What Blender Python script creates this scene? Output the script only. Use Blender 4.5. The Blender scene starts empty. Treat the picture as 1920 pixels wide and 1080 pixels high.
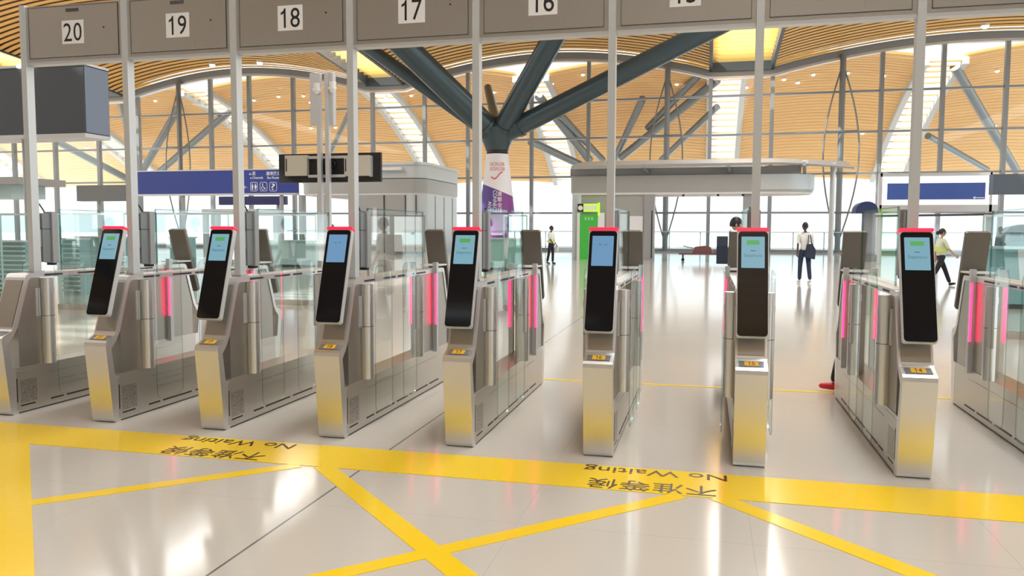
import bpy, bmesh, math, random
from mathutils import Vector, Matrix
random.seed(7)
PI = math.pi
S = bpy.context.scene
COL = S.collection

# ---------------------------------------------------------------- camera
EYE = Vector((0.0, 0.0, 1.55))
F_PX, PITCH, YAW, ROLL = 1505.97, 0.071862, 0.237773, 0.003377
def cam_basis():
    cy, sy = math.cos(YAW), math.sin(YAW)
    fw = Vector((-sy*math.cos(PITCH), cy*math.cos(PITCH), -math.sin(PITCH)))
    r = Vector((cy, sy, 0)); u = r.cross(fw)
    r2 = math.cos(ROLL)*r + math.sin(ROLL)*u
    return fw, r2, r2.cross(fw)
FW, RT, UP = cam_basis()
cd = bpy.data.cameras.new('camera'); cam = bpy.data.objects.new('camera', cd); COL.objects.link(cam)
cd.sensor_width = 36; cd.lens = 36*F_PX/1920; cd.clip_end = 600; cd.clip_start = 0.05
m = Matrix((RT, UP, -FW)).transposed().to_4x4(); m.translation = EYE
cam.matrix_world = m
S.camera = cam
def ray(px, py): return FW + (px-960)/F_PX*RT - (py-540)/F_PX*UP
def at(px, py, Y):
    d = ray(px, py); return EYE + d*(Y/d.y)
def on_floor(px, py, z=0.0):
    d = ray(px, py); return EYE + d*((z-EYE.z)/d.z)
def on_x(px, py, X):
    d = ray(px, py); return EYE + d*(X/d.x)

# ---------------------------------------------------------------- world, sun, lights, exposure
S.view_settings.view_transform = 'Standard'; S.view_settings.look = 'None'
S.view_settings.gamma = 1.0; S.view_settings.use_curve_mapping = False
S.view_settings.exposure = 0.35
w = bpy.data.worlds.new('sky'); S.world = w; w.use_nodes = True
bg = w.node_tree.nodes['Background']
bg.inputs['Color'].default_value = (0.90, 0.97, 1.0, 1); bg.inputs['Strength'].default_value = 1.25
sl = bpy.data.lights.new('sun', 'SUN'); sl.energy = 6.5; sl.angle = 0.02; sl.color = (1, .97, .9)
so = bpy.data.objects.new('sun', sl); COL.objects.link(so)
so.rotation_euler = Vector((0.62, 0.30, -0.60)).to_track_quat('-Z', 'Y').to_euler()
# daylight that falls through the three roof light strips in the valleys of the roof
VALLEYS = [(-54.0, -48.5), (-26.3, -23.1), (-0.1, 4.3), (30.5, 34.5)]
for (xa, xb) in VALLEYS:
    al = bpy.data.lights.new('roof_light', 'AREA'); al.shape = 'RECTANGLE'
    al.size = 3.2; al.size_y = 66; al.energy = 4300; al.color = (.97, .985, 1)
    ao = bpy.data.objects.new('roof_light', al); COL.objects.link(ao)
    ao.location = ((xa+xb)/2, 24, 14.6)

# ---------------------------------------------------------------- materials
MATS = {}
def mat(name, col, rough=.5, metal=0.0, emit=None, es=0.0, spec=.5, alpha=None, trans=None, coat=0):
    if name in MATS: return MATS[name]
    M = bpy.data.materials.new(name); M.use_nodes = True
    b = M.node_tree.nodes['Principled BSDF']
    b.inputs['Base Color'].default_value = (*col, 1); b.inputs['Roughness'].default_value = rough
    b.inputs['Metallic'].default_value = metal; b.inputs['Specular IOR Level'].default_value = spec
    if coat: b.inputs['Coat Weight'].default_value = coat; b.inputs['Coat Roughness'].default_value = .05
    if emit: b.inputs['Emission Color'].default_value = (*emit, 1); b.inputs['Emission Strength'].default_value = es
    MATS[name] = M; return M
def nodes(M): return M.node_tree.nodes, M.node_tree.links, M.node_tree.nodes['Principled BSDF']
def brushed(name, col, rough, scale=(1, 1, 200), amt=.12):
    M = mat(name, col, rough, 1.0); n, l, b = nodes(M)
    tc = n.new('ShaderNodeTexCoord'); mp = n.new('ShaderNodeMapping'); mp.inputs['Scale'].default_value = scale
    nz = n.new('ShaderNodeTexNoise'); nz.inputs['Scale'].default_value = 3; nz.inputs['Detail'].default_value = 3
    mr = n.new('ShaderNodeMapRange'); mr.inputs['To Min'].default_value = rough-amt*.5; mr.inputs['To Max'].default_value = rough+amt*.5
    l.new(tc.outputs['Object'], mp.inputs['Vector']); l.new(mp.outputs['Vector'], nz.inputs['Vector'])
    l.new(nz.outputs['Fac'], mr.inputs['Value']); l.new(mr.outputs['Result'], b.inputs['Roughness'])
    return M
STEEL = brushed('brushed_steel', (.62, .60, .56), .34)
STEEL_F = brushed('satin_front_steel', (.54, .52, .48), .21, amt=.06)
STEEL_L = brushed('light_steel', (.78, .785, .785), .36)
STEEL_D = brushed('dark_steel', (.43, .415, .38), .36)
PANEL = brushed('sign_steel', (.64, .635, .62), .30, (200, 1, 1))
BLACKG = mat('black_glass', (.006, .008, .012), .06, spec=.35)
BLACK = mat('black_plastic', (.012, .012, .013), .45)
DARKP = mat('dark_grey_plastic', (.06, .065, .07), .5)
GREYBACK = mat('grey_coated_back', (.17, .155, .13), .42, .35)
ALU = mat('aluminium', (.62, .64, .66), .4, .6)
GREYP = mat('grey_painted_metal', (.36, .37, .38), .45, .2)
HOUS = mat('screen_housing_grey', (.62, .65, .67), .4, .25)
POSTM = mat('post_aluminium', (.60, .63, .645), .42, .35)
READER = mat('reader_grey', (.22, .24, .25), .4, .3)
WHITEP = mat('white_paint', (.8, .8, .79), .4)
TUBE = mat('dark_blue_steel', (.055, .085, .10), .32, .35)
FRAMEG = mat('frame_grey', (.28, .31, .34), .45, .2)
YEL = mat('yellow_floor_paint', (.90, .62, .015), .16, spec=.5)
YTAG = mat('yellow_tag', (.95, .55, .03), .4, emit=(1, .55, .02), es=.0)
BROWNTXT = mat('dark_brown_lettering', (.06, .03, .012), .4)
BLACKTXT = mat('black_lettering', (.012, .012, .014), .5)
STICKER = mat('white_sticker', (.82, .83, .83), .5)
RED = mat('red_light_cap', (.6, .02, .05), .3, emit=(1, .03, .10), es=.55)
LED = mat('red_led', (.8, .05, .12), .3, emit=(1, .03, .12), es=3.0)
SCR = mat('lit_screen', (.02, .03, .04), .1, emit=(.30, .60, .74), es=.5)
SCRB = mat('lit_screen_blue', (.02, .03, .04), .1, emit=(.22, .46, .76), es=.5)
SCRG = mat('screen_green', (.02, .1, .02), .3, emit=(.10, .42, .12), es=.6)
SCRT = mat('screen_lettering', (.02, .05, .06), .3, emit=(.08, .30, .36), es=.4)
BLUE = mat('sign_blue', (.030, .055, .28), .35)
NAVY = mat('sign_navy', (.02, .025, .12), .4)
SIGNW = mat('sign_white', (.85, .87, .9), .4)
BOARD = mat('board_back', (.055, .066, .078), .5)
BOARDS = mat('board_side', (.20, .26, .36), .5)
SLATE = mat('board_grey', (.16, .175, .185), .55)
BOOTH = mat('booth_grey', (.42, .43, .42), .42, .25)
BOOTHB = mat('booth_pale', (.60, .66, .68), .4, .2)
CANOPY = mat('canopy_grey', (.40, .40, .39), .45, .2)
BEIGE = mat('beige_box', (.55, .53, .45), .5)
TEAL = mat('teal_laminate', (.22, .42, .44), .4)
TEALP = mat('pale_teal_laminate', (.50, .66, .66), .4)
GREEN = mat('green_panel', (.05, .32, .05), .4, emit=(.05, .5, .06), es=.25)
LIME = mat('lime_sign', (.45, .75, .05), .4, emit=(.5, .9, .05), es=.5)
PURPLE = mat('purple_banner', (.22, .05, .26), .5)
INDIGO = mat('indigo_banner', (.085, .05, .26), .5)
BANNERW = mat('white_banner', (.78, .77, .80), .5)
CORAL = mat('coral_lettering', (.75, .35, .33), .5)
CRIMSON = mat('crimson_lettering', (.65, .08, .12), .5)
LAMP = mat('lamp_glow', (1, .97, .9), .3, emit=(1, .95, .85), es=6)
LAMPR = mat('lamp_rim', (.75, .73, .70), .4)
TARMAC = mat('pale_concrete', (.90, .91, .91), .9)
SKIN_A = mat('skin_tan', (.50, .32, .23), .6)
SKIN_B = mat('skin_brown', (.11, .07, .06), .6)
HAIR = mat('black_hair', (.015, .013, .012), .5)
SHIRT = mat('white_shirt', (.80, .82, .80), .8)
VEST = mat('pale_vest', (.66, .72, .55), .7)
VESTY = mat('yellow_green_band', (.62, .70, .22), .6)
TROUS = mat('black_trousers', (.014, .015, .018), .8)
NAVYT = mat('navy_trousers', (.03, .04, .085), .8)
BAG = mat('navy_bag', (.022, .032, .06), .7)
SHOEB = mat('black_shoe', (.015, .014, .014), .4)
SHOEW = mat('white_shoe', (.75, .76, .75), .5)
SHOER = mat('red_shoe', (.70, .02, .04), .5)
BURG = mat('burgundy_canvas', (.17, .07, .07), .7)
WOODPALE = mat('pale_panel', (.70, .72, .72), .5)

def wood(name, col, transl=0.0):
    M = mat(name, col, .55); n, l, b = nodes(M)
    tc = n.new('ShaderNodeTexCoord'); mp = n.new('ShaderNodeMapping'); mp.inputs['Scale'].default_value = (.25, 1.9, 1)
    nz = n.new('ShaderNodeTexNoise'); nz.inputs['Scale'].default_value = 1.0; nz.inputs['Detail'].default_value = 2
    mx = n.new('ShaderNodeMix'); mx.data_type = 'RGBA'
    mx.inputs['A'].default_value = (*[c*.85 for c in col], 1); mx.inputs['B'].default_value = (*[min(1, c*1.12) for c in col], 1)
    l.new(tc.outputs['Object'], mp.inputs['Vector']); l.new(mp.outputs['Vector'], nz.inputs['Vector'])
    l.new(nz.outputs['Fac'], mx.inputs['Factor']); l.new(mx.outputs['Result'], b.inputs['Base Color'])
    if transl:
        out = n['Material Output']; t = n.new('ShaderNodeBsdfTranslucent'); t.inputs['Color'].default_value = (*col, 1)
        ms = n.new('ShaderNodeMixShader'); ms.inputs['Fac'].default_value = transl
        l.new(b.outputs[0], ms.inputs[1]); l.new(t.outputs[0], ms.inputs[2]); l.new(ms.outputs[0], out.inputs['Surface'])
    return M
OAK = wood('oak_slats', (.82, .46, .115))
OAKL = wood('light_oak_slats', (.92, .66, .22), .55)
OAKX = wood('outer_oak_slats', (.98, .68, .31), .28)
DECK = mat('roof_deck', (.22, .12, .04), .8)

def thin_glass(name, tint, refl=.5, rough=0.0, base=.02):
    M = bpy.data.materials.new(name); M.use_nodes = True; n = M.node_tree.nodes; l = M.node_tree.links
    n.remove(n['Principled BSDF']); out = n['Material Output']
    t = n.new('ShaderNodeBsdfTransparent'); t.inputs['Color'].default_value = (*tint, 1)
    g = n.new('ShaderNodeBsdfGlossy'); g.inputs['Roughness'].default_value = rough; g.inputs['Color'].default_value = (.9, 1, 1, 1)
    lw = n.new('ShaderNodeLayerWeight'); lw.inputs['Blend'].default_value = .35
    mu = n.new('ShaderNodeMath'); mu.operation = 'MULTIPLY_ADD'; mu.inputs[1].default_value = refl; mu.inputs[2].default_value = base
    l.new(lw.outputs['Fresnel'], mu.inputs[0])
    ms = n.new('ShaderNodeMixShader'); l.new(mu.outputs[0], ms.inputs['Fac'])
    l.new(t.outputs[0], ms.inputs[1]); l.new(g.outputs[0], ms.inputs[2]); l.new(ms.outputs[0], out.inputs['Surface'])
    MATS[name] = M; return M
GLASS = thin_glass('clear_glass', (.985, .995, .993), .2, base=.012)
GLASST = thin_glass('teal_glass', (.88, .95, .955), .3)
RIMG = thin_glass('flap_rim_glass', (.62, .72, .71), .3)
GLASSE = mat('glass_edge', (.45, .62, .60), .2)
GLASSW = thin_glass('wall_glass', (.97, .98, .98), .15, base=.005)

def floor_mat():
    M = mat('polished_floor_tiles', (.62, .575, .49), .11, spec=.5); n, l, b = nodes(M)
    tc = n.new('ShaderNodeTexCoord'); sx = n.new('ShaderNodeSeparateXYZ'); l.new(tc.outputs['Object'], sx.inputs[0])
    def line(sock, off, per, wd):
        a = n.new('ShaderNodeMath'); a.operation = 'ADD'; a.inputs[1].default_value = off; l.new(sock, a.inputs[0])
        p = n.new('ShaderNodeMath'); p.operation = 'PINGPONG'; p.inputs[1].default_value = per/2; l.new(a.outputs[0], p.inputs[0])
        c = n.new('ShaderNodeMath'); c.operation = 'LESS_THAN'; c.inputs[1].default_value = wd/2; l.new(p.outputs[0], c.inputs[0]); return c
    big = line(sx.outputs['X'], 2.15, 9.6, .014)
    big2 = line(sx.outputs['X'], 2.15, 9.6, .014)
    sm = line(sx.outputs['X'], 2.15, 1.2, .004); sm2 = line(sx.outputs['Y'], -8.85, 1.2, .005)
    mx = n.new('ShaderNodeMath'); mx.operation = 'MAXIMUM'; l.new(big.outputs[0], mx.inputs[0]); l.new(big2.outputs[0], mx.inputs[1])
    ms = n.new('ShaderNodeMath'); ms.operation = 'MAXIMUM'; l.new(sm.outputs[0], ms.inputs[0]); l.new(sm2.outputs[0], ms.inputs[1])
    nz = n.new('ShaderNodeTexNoise'); nz.inputs['Scale'].default_value = .8; l.new(tc.outputs['Object'], nz.inputs['Vector'])
    c0 = n.new('ShaderNodeMix'); c0.data_type = 'RGBA'; c0.inputs['A'].default_value = (.53, .505, .455, 1); c0.inputs['B'].default_value = (.58, .55, .49, 1)
    l.new(nz.outputs['Fac'], c0.inputs['Factor'])
    c1 = n.new('ShaderNodeMix'); c1.data_type = 'RGBA'; c1.inputs['B'].default_value = (.46, .44, .395, 1)
    l.new(ms.outputs[0], c1.inputs['Factor']); l.new(c0.outputs['Result'], c1.inputs['A'])
    c2 = n.new('ShaderNodeMix'); c2.data_type = 'RGBA'; c2.inputs['B'].default_value = (.16, .15, .14, 1)
    l.new(mx.outputs[0], c2.inputs['Factor']); l.new(c1.outputs['Result'], c2.inputs['A'])
    l.new(c2.outputs['Result'], b.inputs['Base Color'])
    return M
FLOOR = floor_mat()

def grille_mat():
    M = mat('etched_grille', (.50, .48, .45), .4, 1.0); n, l, b = nodes(M)
    tc = n.new('ShaderNodeTexCoord'); v = n.new('ShaderNodeTexVoronoi'); v.inputs['Scale'].default_value = 95
    c = n.new('ShaderNodeMath'); c.operation = 'LESS_THAN'; c.inputs[1].default_value = .34
    mx = n.new('ShaderNodeMix'); mx.data_type = 'RGBA'; mx.inputs['A'].default_value = (.50, .48, .45, 1); mx.inputs['B'].default_value = (.16, .155, .145, 1)
    l.new(tc.outputs['Object'], v.inputs['Vector']); l.new(v.outputs['Distance'], c.inputs[0]); l.new(c.outputs[0], mx.inputs['Factor'])
    l.new(mx.outputs['Result'], b.inputs['Base Color']); return M
GRILLE = grille_mat()

# ---------------------------------------------------------------- mesh helpers
class MB:
    def __init__(s): s.bm = bmesh.new()
    def _tf(s, vs, M):
        if M is not None:
            for v in vs: v.co = M @ v.co
    def box(s, a, b, M=None):
        x0, y0, z0 = a; x1, y1, z1 = b
        vs = [s.bm.verts.new(p) for p in ((x0,y0,z0),(x1,y0,z0),(x1,y1,z0),(x0,y1,z0),(x0,y0,z1),(x1,y0,z1),(x1,y1,z1),(x0,y1,z1))]
        for f in ((0,3,2,1),(4,5,6,7),(0,1,5,4),(1,2,6,5),(2,3,7,6),(3,0,4,7)): s.bm.faces.new([vs[i] for i in f])
        s._tf(vs, M); return s
    def prism(s, pts, a, b, axis='X', M=None):
        """pts 2D polygon; axis X: pts are (y,z); Y: (x,z); Z: (x,y)"""
        def P(p, t): return {'X': (t, p[0], p[1]), 'Y': (p[0], t, p[1]), 'Z': (p[0], p[1], t)}[axis]
        A = [s.bm.verts.new(P(p, a)) for p in pts]; B = [s.bm.verts.new(P(p, b)) for p in pts]; n = len(pts)
        f1 = s.bm.faces.new(A); f2 = s.bm.faces.new(B[::-1])
        for i in range(n): s.bm.faces.new((A[i], B[i], B[(i+1) % n], A[(i+1) % n]))
        s._tf(A+B, M); return s
    def tube(s, p, q, r, r2=None, seg=12, caps=True):
        p = Vector(p); q = Vector(q); r2 = r if r2 is None else r2
        d = (q-p).normalized(); a = d.orthogonal().normalized(); b = d.cross(a)
        A = [s.bm.verts.new(p+r*(math.cos(t)*a+math.sin(t)*b)) for t in [2*PI*i/seg for i in range(seg)]]
        B = [s.bm.verts.new(q+r2*(math.cos(t)*a+math.sin(t)*b)) for t in [2*PI*i/seg for i in range(seg)]]
        for i in range(seg): s.bm.faces.new((A[i], A[(i+1) % seg], B[(i+1) % seg], B[i]))
        if caps: s.bm.faces.new(A[::-1]); s.bm.faces.new(B)
        return s
    def path(s, pts, r, seg=8):
        for a, b in zip(pts[:-1], pts[1:]): s.tube(a, b, r, seg=seg)
        return s
    def bar(s, p, q, wx, wz):
        """rectangular bar from p to q, width wx sideways, wz in height"""
        p = Vector(p); q = Vector(q); d = (q-p).normalized()
        sd = d.cross(Vector((0,0,1)));
        if sd.length < 1e-3: sd = Vector((1,0,0))
        sd.normalize(); u = sd.cross(d)
        vs = []
        for c in (p, q):
            for i, j in ((-1,-1),(1,-1),(1,1),(-1,1)): vs.append(s.bm.verts.new(c+sd*i*wx/2+u*j*wz/2))
        for f in ((0,3,2,1),(4,5,6,7),(0,1,5,4),(1,2,6,5),(2,3,7,6),(3,0,4,7)): s.bm.faces.new([vs[i] for i in f])
        return s
    def lathe(s, prof, c=(0,0,0), seg=32, caps=True):
        rings = []
        for r, z in prof: rings.append([s.bm.verts.new((c[0]+r*math.cos(2*PI*i/seg), c[1]+r*math.sin(2*PI*i/seg), c[2]+z)) for i in range(seg)])
        for A, B in zip(rings[:-1], rings[1:]):
            for i in range(seg): s.bm.faces.new((A[i], A[(i+1) % seg], B[(i+1) % seg], B[i]))
        if caps: s.bm.faces.new(rings[0][::-1]); s.bm.faces.new(rings[-1])
        return s
    def ball(s, c, r, sc=(1,1,1), seg=16):
        g = bmesh.ops.create_uvsphere(s.bm, u_segments=seg, v_segments=max(6, seg*2//3), radius=r)
        for v in g['verts']: v.co = Vector((v.co.x*sc[0]+c[0], v.co.y*sc[1]+c[1], v.co.z*sc[2]+c[2]))
        return s
    def build(s, name, material, parent=None, bevel=0.0, smooth=False, loc=None, rim=None):
        if bevel:
            es = [e for e in s.bm.edges if len(e.link_faces) == 2 and e.calc_face_angle(0) > .5]
            bmesh.ops.bevel(s.bm, geom=es, offset=bevel, segments=2, affect='EDGES', clamp_overlap=True)
        bmesh.ops.recalc_face_normals(s.bm, faces=s.bm.faces)
        me = bpy.data.meshes.new(name); s.bm.to_mesh(me); s.bm.free()
        if smooth:
            for p in me.polygons: p.use_smooth = True
            try: me.set_sharp_from_angle(angle=.7)
            except Exception: pass
        me.materials.append(material)
        if rim:
            me.materials.append(rim)
            for p in me.polygons:
                if abs(p.normal.x) < .5: p.material_index = 1
        o = bpy.data.objects.new(name, me); COL.objects.link(o)
        if parent: o.parent = parent
        if loc: o.location = loc
        return o
def rrect(w, h, r, n=5, cx=0, cy=0):
    pts = []
    for sx, sy, a0 in ((1,1,0),(-1,1,PI/2),(-1,-1,PI),(1,-1,1.5*PI)):
        for i in range(n+1):
            a = a0+i/n*PI/2; pts.append((cx+sx*(w/2-r)+r*math.cos(a), cy+sy*(h/2-r)+r*math.sin(a)))
    return pts
def tag(o, label=None, cat=None, group=None, kind=None):
    if label: o['label'] = label
    if cat: o['category'] = cat
    if group: o['group'] = group
    if kind: o['kind'] = kind
    return o
def thing(name, loc, label, cat, group=None, rz=0):
    o = bpy.data.objects.new(name, None); o.empty_display_size = .1; COL.objects.link(o)
    o.location = loc; o.rotation_euler = (0, 0, rz); return tag(o, label, cat, group)
def struct(o): o['kind'] = 'structure'; return o
KIDS = {}
def copy_tree(o, parent=None):
    c = o.copy(); COL.objects.link(c)
    if parent: c.parent = parent
    for ch in [x for x in COL.objects if x.parent == o]: copy_tree(ch, c)
    return c
def text(name, body, material, parent, M, w=None, h=None, ext=.001, align='CENTER'):
    cu = bpy.data.curves.new(name, 'FONT'); cu.body = body; cu.extrude = ext; cu.align_x = align; cu.align_y = 'CENTER'; cu.resolution_u = 3
    t = bpy.data.objects.new(name, cu); COL.objects.link(t)
    dg = bpy.context.evaluated_depsgraph_get(); me = bpy.data.meshes.new_from_object(t.evaluated_get(dg))
    bpy.data.objects.remove(t); bpy.data.curves.remove(cu)
    xs = [v.co.x for v in me.vertices]; ys = [v.co.y for v in me.vertices]; zs = [v.co.z for v in me.vertices]
    W = max(xs)-min(xs); H = max(ys)-min(ys); cx = (max(xs)+min(xs))/2; cy = (max(ys)+min(ys))/2
    sx = w/W if w else None; sy = h/H if h else None
    if sx is None: sx = sy
    if sy is None: sy = sx
    for v in me.vertices:
        v.co = M @ Vector(((v.co.x-cx)*sx, (v.co.y-cy)*sy, v.co.z))
    me.name = name; me.materials.clear(); me.materials.append(material)
    o = bpy.data.objects.new(name, me); COL.objects.link(o)
    if parent: o.parent = parent
    return o
def frame_M(origin, xa, ya):
    xa = Vector(xa).normalized(); ya = Vector(ya).normalized(); za = xa.cross(ya)
    M = Matrix((xa, ya, za)).transposed().to_4x4(); M.translation = Vector(origin); return M

def numeral(name, digits, material, parent, M, h, ext, slim=.86):
    ms = []; x = 0
    for ch in digits:
        if ch == '1':
            mb = MB(); mb.prism([(.20, 0), (.31, 0), (.31, 1), (.24, 1), (.17, .87), (.03, .78), (.03, .67), (.20, .75)], 0, ext/h, 'Z')
            bmesh.ops.recalc_face_normals(mb.bm, faces=mb.bm.faces); me = bpy.data.meshes.new('d'); mb.bm.to_mesh(me); mb.bm.free(); wd = .42; gap = .16
        else:
            o = text('d', ch, material, None, Matrix.Identity(4), None, 1.0, .5); me = o.data.copy(); bpy.data.objects.remove(o)
            xs = [v.co.x for v in me.vertices]; lo = min(xs); wd = (max(xs)-lo)*slim; gap = .12
            for v in me.vertices: v.co = Vector(((v.co.x-lo)*slim, v.co.y+.5, v.co.z*ext/h))
        for v in me.vertices: v.co.x += x
        x += wd+gap; ms.append(me)
    bm = bmesh.new()
    for me in ms: bm.from_mesh(me)
    x -= gap
    for v in bm.verts: v.co = M @ Vector(((v.co.x-x/2)*h, (v.co.y-.5)*h, v.co.z*h))
    me = bpy.data.meshes.new(name); bm.to_mesh(me); bm.free(); me.materials.append(material)
    o = bpy.data.objects.new(name, me); COL.objects.link(o); o.parent = parent; return o

# ---------------------------------------------------------------- the setting
D = 5.402; X0 = -1.695; SP = .99545
XL, XR, YB, YW = -78.0, 34.5, -22.0, 60.0
fl = MB().box((XL, YB, -.3), (XR, YW+1.2, 0)).build('floor', FLOOR); struct(fl)
gr = MB().box((-260, YW+1.2, -.5), (200, 420, -.06)).build('trim_1', TARMAC); struct(gr)
bw = MB().box((XL, YB-.3, 0), (XR, YB, 16)).build('wall_back_unseen', mat('unseen_wall_grey', (.46, .44, .41), .8)); struct(bw)  # unseen wall behind the camera, put in to darken reflections in the steel

def yrise(Y):
    t = max(0.0, min(60-Y, 26))
    return 1.7*math.sin(PI*t/52)
VAULTS = [(VALLEYS[0][1], VALLEYS[1][0]), (VALLEYS[1][1], VALLEYS[2][0]), (VALLEYS[2][1], VALLEYS[3][0]), (-78, VALLEYS[0][0])]
def vz(X):
    for a, b in VAULTS:
        if a <= X <= b:
            t = (X-a)/(b-a); return 12.9+1.75*math.sin(PI*t)**.85
    return 12.9
# wooden slat ceiling: one vault per bay
for n, (a, b) in enumerate(VAULTS):
    mb = MB(); N = 26
    Y = YW-.6
    while Y > YB:
        prev = None
        for i in range(N+1):
            X = a+(b-a)*i/N; z = vz(X)+yrise(Y); z2 = vz(X)+yrise(Y-.36)
            row = [mb.bm.verts.new(p) for p in ((X, Y, z-.01), (X, Y-.36, z2-.01), (X, Y-.36, z2+.012), (X, Y, z+.012))]
            if prev:
                for k in range(4): mb.bm.faces.new((prev[k], prev[(k+1) % 4], row[(k+1) % 4], row[k]))
            prev = row
        Y -= .60
    struct(mb.build('ceiling' if n == 0 else 'ceiling_vault', OAK))
    dk = MB(); rows = []
    for j in range(42):
        Y = YW-.2+(YB-YW)*j/41
        rows.append([dk.bm.verts.new((a+(b-a)*i/20, Y, vz(a+(b-a)*i/20)+yrise(Y)+.42)) for i in range(21)])
    for A, B in zip(rows[:-1], rows[1:]):
        for i in range(20): dk.bm.faces.new((A[i], A[i+1], B[i+1], B[i]))
    struct(dk.build('ceiling_deck', DECK))
# roof light strips in the valleys: dark fascias and pale slats
for n, (a, b) in enumerate(VALLEYS):
    fa = MB()
    for X, s in ((a, 1), (b, -1)):
        for j in range(41):
            Y = YW-.3-2*j; z0 = 12.9+yrise(Y); z1 = 12.9+yrise(Y-2)
            fa.prism([(Y, z0-.12), (Y-2, z1-.12), (Y-2, z1+.82), (Y, z0+.82)], X, X+.22*s)
    struct(fa.build('ceiling_trim', mat('dark_fascia', (.05, .065, .075), .5)))
    fa2 = MB().box((a, YW-.55, 12.78), (b, YW-.40, 13.9)); struct(fa2.build('ceiling_trim', MATS['dark_fascia']))
    slt = MB(); Y = YW-.5
    while Y > YB:
        z = 12.9+yrise(Y)
        slt.box((a+.22, Y-.06, z+.45), (b-.22, Y, z+.80), None)
        Y -= .80
    struct(slt.build('ceiling_slats', OAKL))
# glass end wall with its frame
win = bpy.data.objects.new('window_1', None); COL.objects.link(win); struct(win)
pane = MB(); N = 120
lo = []; hi = []
for i in range(N+1):
    X = XL+(XR-XL)*i/N; lo.append(pane.bm.verts.new((X, YW, .05))); hi.append(pane.bm.verts.new((X, YW, vz(X))))
for i in range(N): pane.bm.faces.new((lo[i], lo[i+1], hi[i+1], hi[i]))
pane.build('window_pane', GLASSW, win)
ar = MB(); prev = None
for i in range(N*2+1):
    X = XL+(XR-XL)*i/(N*2); z = vz(X)
    row = [ar.bm.verts.new(p) for p in ((X, YW-.35, z-.42), (X, YW-.35, z+.05), (X, YW+.25, z+.05), (X, YW+.25, z-.42))]
    if prev:
        for k in range(4): ar.bm.faces.new((prev[k], prev[(k+1) % 4], row[(k+1) % 4], row[k]))
    prev = row
ar.build('arch_frame', FRAMEG, win)
ar = MB(); prev = None
for i in range(N*2+1):
    X = XL+(XR-XL)*i/(N*2); z = vz(X)-.42
    row = [ar.bm.verts.new(p) for p in ((X, YW-.28, z-.16), (X, YW-.28, z), (X, YW+.2, z), (X, YW+.2, z-.16))]
    if prev:
        for k in range(4): ar.bm.faces.new((prev[k], prev[(k+1) % 4], row[(k+1) % 4], row[k]))
    prev = row
ar.build('arch_edge', ALU, win)
for z in (2.85, 5.55, 8.38, 11.13):
    if z > 11: 
        MB().box((XL, YW-.12, z-.07), (XR, YW+.12, z+.07)).build('transom', FRAMEG, win)
    else: MB().box((XL, YW-.12, z-.07), (XR, YW+.12, z+.07)).build('transom', FRAMEG, win)
MB().box((XL, YW-.2, 0), (XR, YW+.2, .22)).build('sill', FRAMEG, win)
MULL = [28, 105, 187, 262, 398, 470, 552, 700, 797, 878, 997, 1103, 1330, 1445, 1648, 1762, 1880]
for px in MULL:
    X = at(px, 300, YW).x
    MB().box((X-.13, YW-.2, .2), (X+.13, YW+.15, vz(X)-.3)).build('mullion', FRAMEG, win)
for px in (345, 1250, 1573):          # bowed truss mullions
    X = at(px, 300, YW).x; top = vz(X)-.3
    mb = MB(); mb.tube((X, YW-.5, 0), (X, YW-.5, top), .2, seg=12)
    for s in (-1, 1):
        pts = [Vector((X+s*1.15*math.sin(PI*(k/14)) if 0 < k < 14 else X, YW-.5-.3*math.sin(PI*k/14), top-.6-(top-1.2)*k/14)) for k in range(15)]
        mb.path(pts, .055, 6)
    for z in (2.85, 5.55, 8.38):
        k = (top-.6-z)/(top-1.2); d = 1.15*max(0, math.sin(PI*k))
        mb.tube((X-d, YW-.7, z), (X+d, YW-.7, z), .06, seg=6)
    mb.build('truss_mullion', mat('truss_grey', (.22, .24, .26), .4, .4), win)

# outer roof beyond the glass: it bows down towards its far edge
LADX = [-76, -60, -43.3, -26.9, -13.6, 1.2, 15.8, 30.5]
def xz(X, Y):
    t = (Y-61)/18
    z = 13.35-6.7*max(0, t)**1.55
    for a, b in zip(LADX[:-1], LADX[1:]):
        if a <= X <= b:
            z += (.9-.5*t)*math.sin(PI*(X-a)/(b-a))
    return z
hl = 1.25
for a, b in zip(LADX[:-1], LADX[1:]):
    mb = MB(); Y = 62.2; xa, xb = a+hl, b-hl
    while Y < 79.5:
        prev = None
        for i in range(15):
            X = xa+(xb-xa)*i/14
            row = [mb.bm.verts.new(p) for p in ((X, Y, xz(X, Y)-.01), (X, Y+.39, xz(X, Y+.39)+.005), (X, Y+.37, xz(X, Y+.37)+.2), (X, Y, xz(X, Y)+.2))]
            if prev:
                for k in range(4): mb.bm.faces.new((prev[k], prev[(k+1) % 4], row[(k+1) % 4], row[k]))
            prev = row
        Y += .42
    rows = []
    for j in range(20):
        Y = 62+17.6*j/19; rows.append([mb.bm.verts.new((xa+(xb-xa)*i/10, Y, xz(xa+(xb-xa)*i/10, Y)+.32)) for i in range(11)])
    for A, B in zip(rows[:-1], rows[1:]):
        for i in range(10): mb.bm.faces.new((A[i], A[i+1], B[i+1], B[i]))
    struct(mb.build('ceiling_outer', OAKX))
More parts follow.
